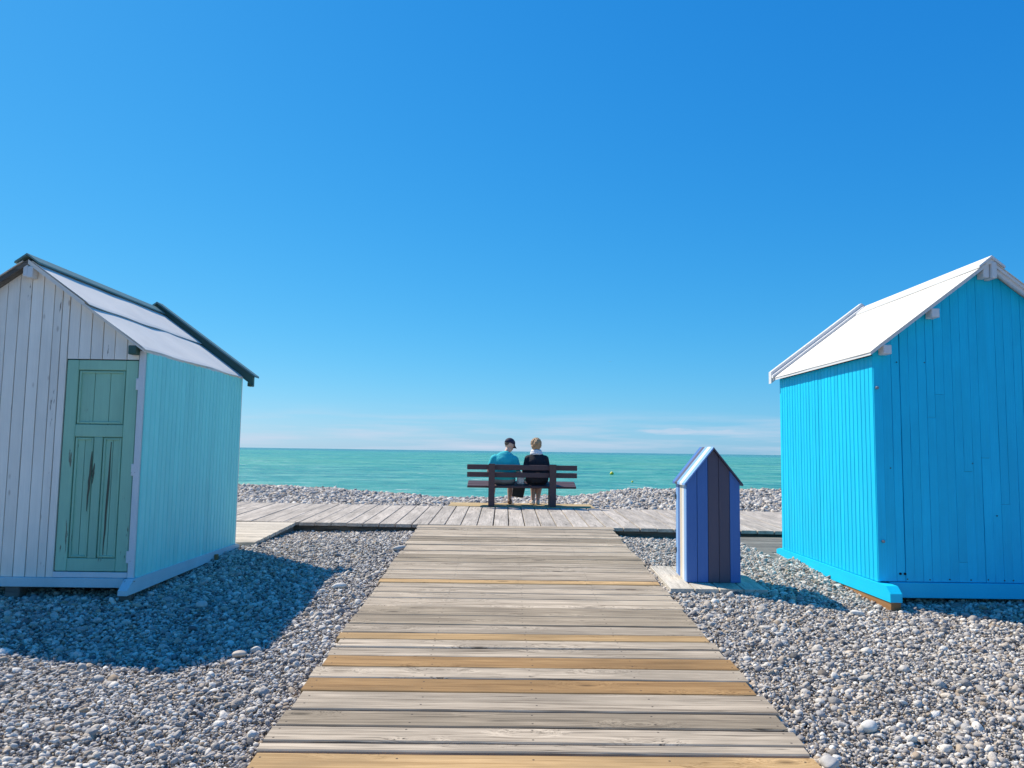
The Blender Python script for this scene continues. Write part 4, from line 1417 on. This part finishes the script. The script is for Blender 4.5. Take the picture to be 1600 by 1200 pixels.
def pebble_tree():
    t = bpy.data.node_groups.new('pebble_scatter', 'GeometryNodeTree')
    t.interface.new_socket('Geometry', in_out='INPUT', socket_type='NodeSocketGeometry')
    t.interface.new_socket('Geometry', in_out='OUTPUT', socket_type='NodeSocketGeometry')
    gi = t.nodes.new('NodeGroupInput')
    go = t.nodes.new('NodeGroupOutput')
    join = t.nodes.new('GeometryNodeGeometryToInstance')
    shapes = [(1.0, 0.80, 0.60), (1.05, 0.88, 0.72), (1.15, 0.70, 0.52), (0.95, 0.9, 0.80), (1.3, 0.75, 0.45), (1.05, 0.74, 0.68)]
    for k, s in enumerate(shapes):
        ic = t.nodes.new('GeometryNodeMeshIcoSphere')
        ic.inputs['Radius'].default_value = 0.5
        ic.inputs['Subdivisions'].default_value = 2
        no = t.nodes.new('ShaderNodeTexNoise')
        no.noise_dimensions = '4D'
        no.inputs['W'].default_value = 3.7 * k + 1.0
        no.inputs['Scale'].default_value = 1.5
        no.inputs['Detail'].default_value = 1.5
        po = t.nodes.new('GeometryNodeInputPosition')
        t.links.new(po.outputs[0], no.inputs['Vector'])
        sub = t.nodes.new('ShaderNodeVectorMath')
        sub.operation = 'SUBTRACT'
        sub.inputs[1].default_value = (0.5, 0.5, 0.5)
        t.links.new(no.outputs['Color'], sub.inputs[0])
        mul = t.nodes.new('ShaderNodeVectorMath')
        mul.operation = 'SCALE'
        mul.inputs['Scale'].default_value = 0.62
        t.links.new(sub.outputs[0], mul.inputs[0])
        sp = t.nodes.new('GeometryNodeSetPosition')
        t.links.new(ic.outputs['Mesh'], sp.inputs['Geometry'])
        t.links.new(mul.outputs[0], sp.inputs['Offset'])
        tr = t.nodes.new('GeometryNodeTransform')
        tr.inputs['Scale'].default_value = s
        t.links.new(sp.outputs[0], tr.inputs['Geometry'])
        sm = t.nodes.new('GeometryNodeSetShadeSmooth')
        t.links.new(tr.outputs[0], sm.inputs[0])
        mt = t.nodes.new('GeometryNodeSetMaterial')
        mt.inputs['Material'].default_value = M['pebble']
        t.links.new(sm.outputs[0], mt.inputs['Geometry'])
        t.links.new(mt.outputs[0], join.inputs[0])
    mp2_ = t.nodes.new('GeometryNodeMeshToPoints')
    t.links.new(gi.outputs[0], mp2_.inputs['Mesh'])
    ip = t.nodes.new('GeometryNodeInstanceOnPoints')
    t.links.new(mp2_.outputs[0], ip.inputs['Points'])
    t.links.new(join.outputs[0], ip.inputs['Instance'])
    ip.inputs['Pick Instance'].default_value = True

    def attr(nm, ty):
        a = t.nodes.new('GeometryNodeInputNamedAttribute')
        a.data_type = ty
        a.inputs['Name'].default_value = nm
        return a.outputs['Attribute']
    t.links.new(attr('pick', 'INT'), ip.inputs['Instance Index'])
    e2r = t.nodes.new('FunctionNodeEulerToRotation')
    t.links.new(attr('turn', 'FLOAT_VECTOR'), e2r.inputs[0])
    t.links.new(e2r.outputs[0], ip.inputs['Rotation'])
    t.links.new(attr('size', 'FLOAT'), ip.inputs['Scale'])
    t.links.new(ip.outputs[0], go.inputs[0])
    return t


PEBBLE_TREE = pebble_tree()
TABLE = np.array([[ground_z(x_, y_) for x_ in np.arange(-16, 16.01, 0.2)] for y_ in np.arange(-2, 22.01, 0.2)])
near = [scatter(-6.5, 7, 2.7, 5.4, 11500, 0.0138, 0.46, 0.0075, 0.06), scatter(-6.5, 7, 2.7, 5.4, 520, 0.034, 0.36, 0.022, 0.085), scatter(-6.5, 7, 2.7, 5.4, 14, 0.068, 0.2, 0.055, 0.11),
        scatter(-8, 9, 5.4, 10.6, 7600, 0.0172, 0.44, 0.0095, 0.065), scatter(-8, 9, 5.4, 10.6, 340, 0.038, 0.32, 0.026, 0.085), scatter(-8, 9, 5.4, 10.6, 9, 0.075, 0.2, 0.06, 0.12)]
build_pebbles('shingle_pebbles', near, 'grey and white shingle pebbles around the huts and the boardwalk')
far = [scatter(-12, 13, 12.85, 18.2, 620, 0.062, 0.34, 0.03, 0.16), scatter(-12, 13, 12.85, 18.2, 900, 0.034, 0.3, 0.02, 0.06)]
build_pebbles('bank_pebbles', far, 'pale pebbles heaped in the shingle bank beyond the promenade')


def stone(x_, y_, sx, sy, sz, rz, label, seed):
    bm = bmesh.new()
    bmesh.ops.create_icosphere(bm, subdivisions=3, radius=0.5)
    for v in bm.verts:
        nv = mnoise.noise_vector(v.co * 1.6 + Vector((seed, seed * 2.1, 0)))
        v.co = v.co + nv * 0.13
        v.co = Vector((v.co.x * sx, v.co.y * sy, v.co.z * sz))
    me = bpy.data.meshes.new('beach_stone')
    bm.to_mesh(me)
    bm.free()
    for p_ in me.polygons:
        p_.use_smooth = True
    me.materials.append(M['stone'])
    o = bpy.data.objects.new('beach_stone', me)
    link(o, None, (x_, y_, ground_z(x_, y_) + 0.02 + 0.25 * sz))
    o.rotation_euler = (random.uniform(-0.1, 0.1), random.uniform(-0.1, 0.1), rz)
    tag(o, label, 'stone', 'large stones lying on the shingle')


stone(-2.30, 3.50, 0.125, 0.095, 0.075, 0.4, 'large cream stone in the shingle at the bottom left corner', 1.0)
stone(-1.69, 5.10, 0.085, 0.055, 0.045, 0.2, 'flat white stone at the lower edge of the hut shadow', 2.0)
stone(-1.46, 7.02, 0.135, 0.060, 0.055, 0.35, 'long pale stone by the tip of the hut shadow, near the boardwalk', 3.0)
stone(-1.16, 8.78, 0.20, 0.075, 0.07, 0.9, 'long white stone against the far left edge of the boardwalk', 4.0)
stone(2.86, 6.30, 0.105, 0.06, 0.05, -0.1, 'flat pale stone left of the blue hut skid', 5.0)
stone(1.92, 4.12, 0.095, 0.075, 0.06, 0.3, 'round white stone in the sunny shingle right of the boardwalk', 6.0)
stone(1.52, 3.66, 0.10, 0.085, 0.065, 0.8, 'pale stone beside the boardwalk at the bottom right', 7.0)
stone(-2.42, 6.35, 0.10, 0.085, 0.06, 0.5, 'pale stone lying in the middle of the hut shadow', 8.0)
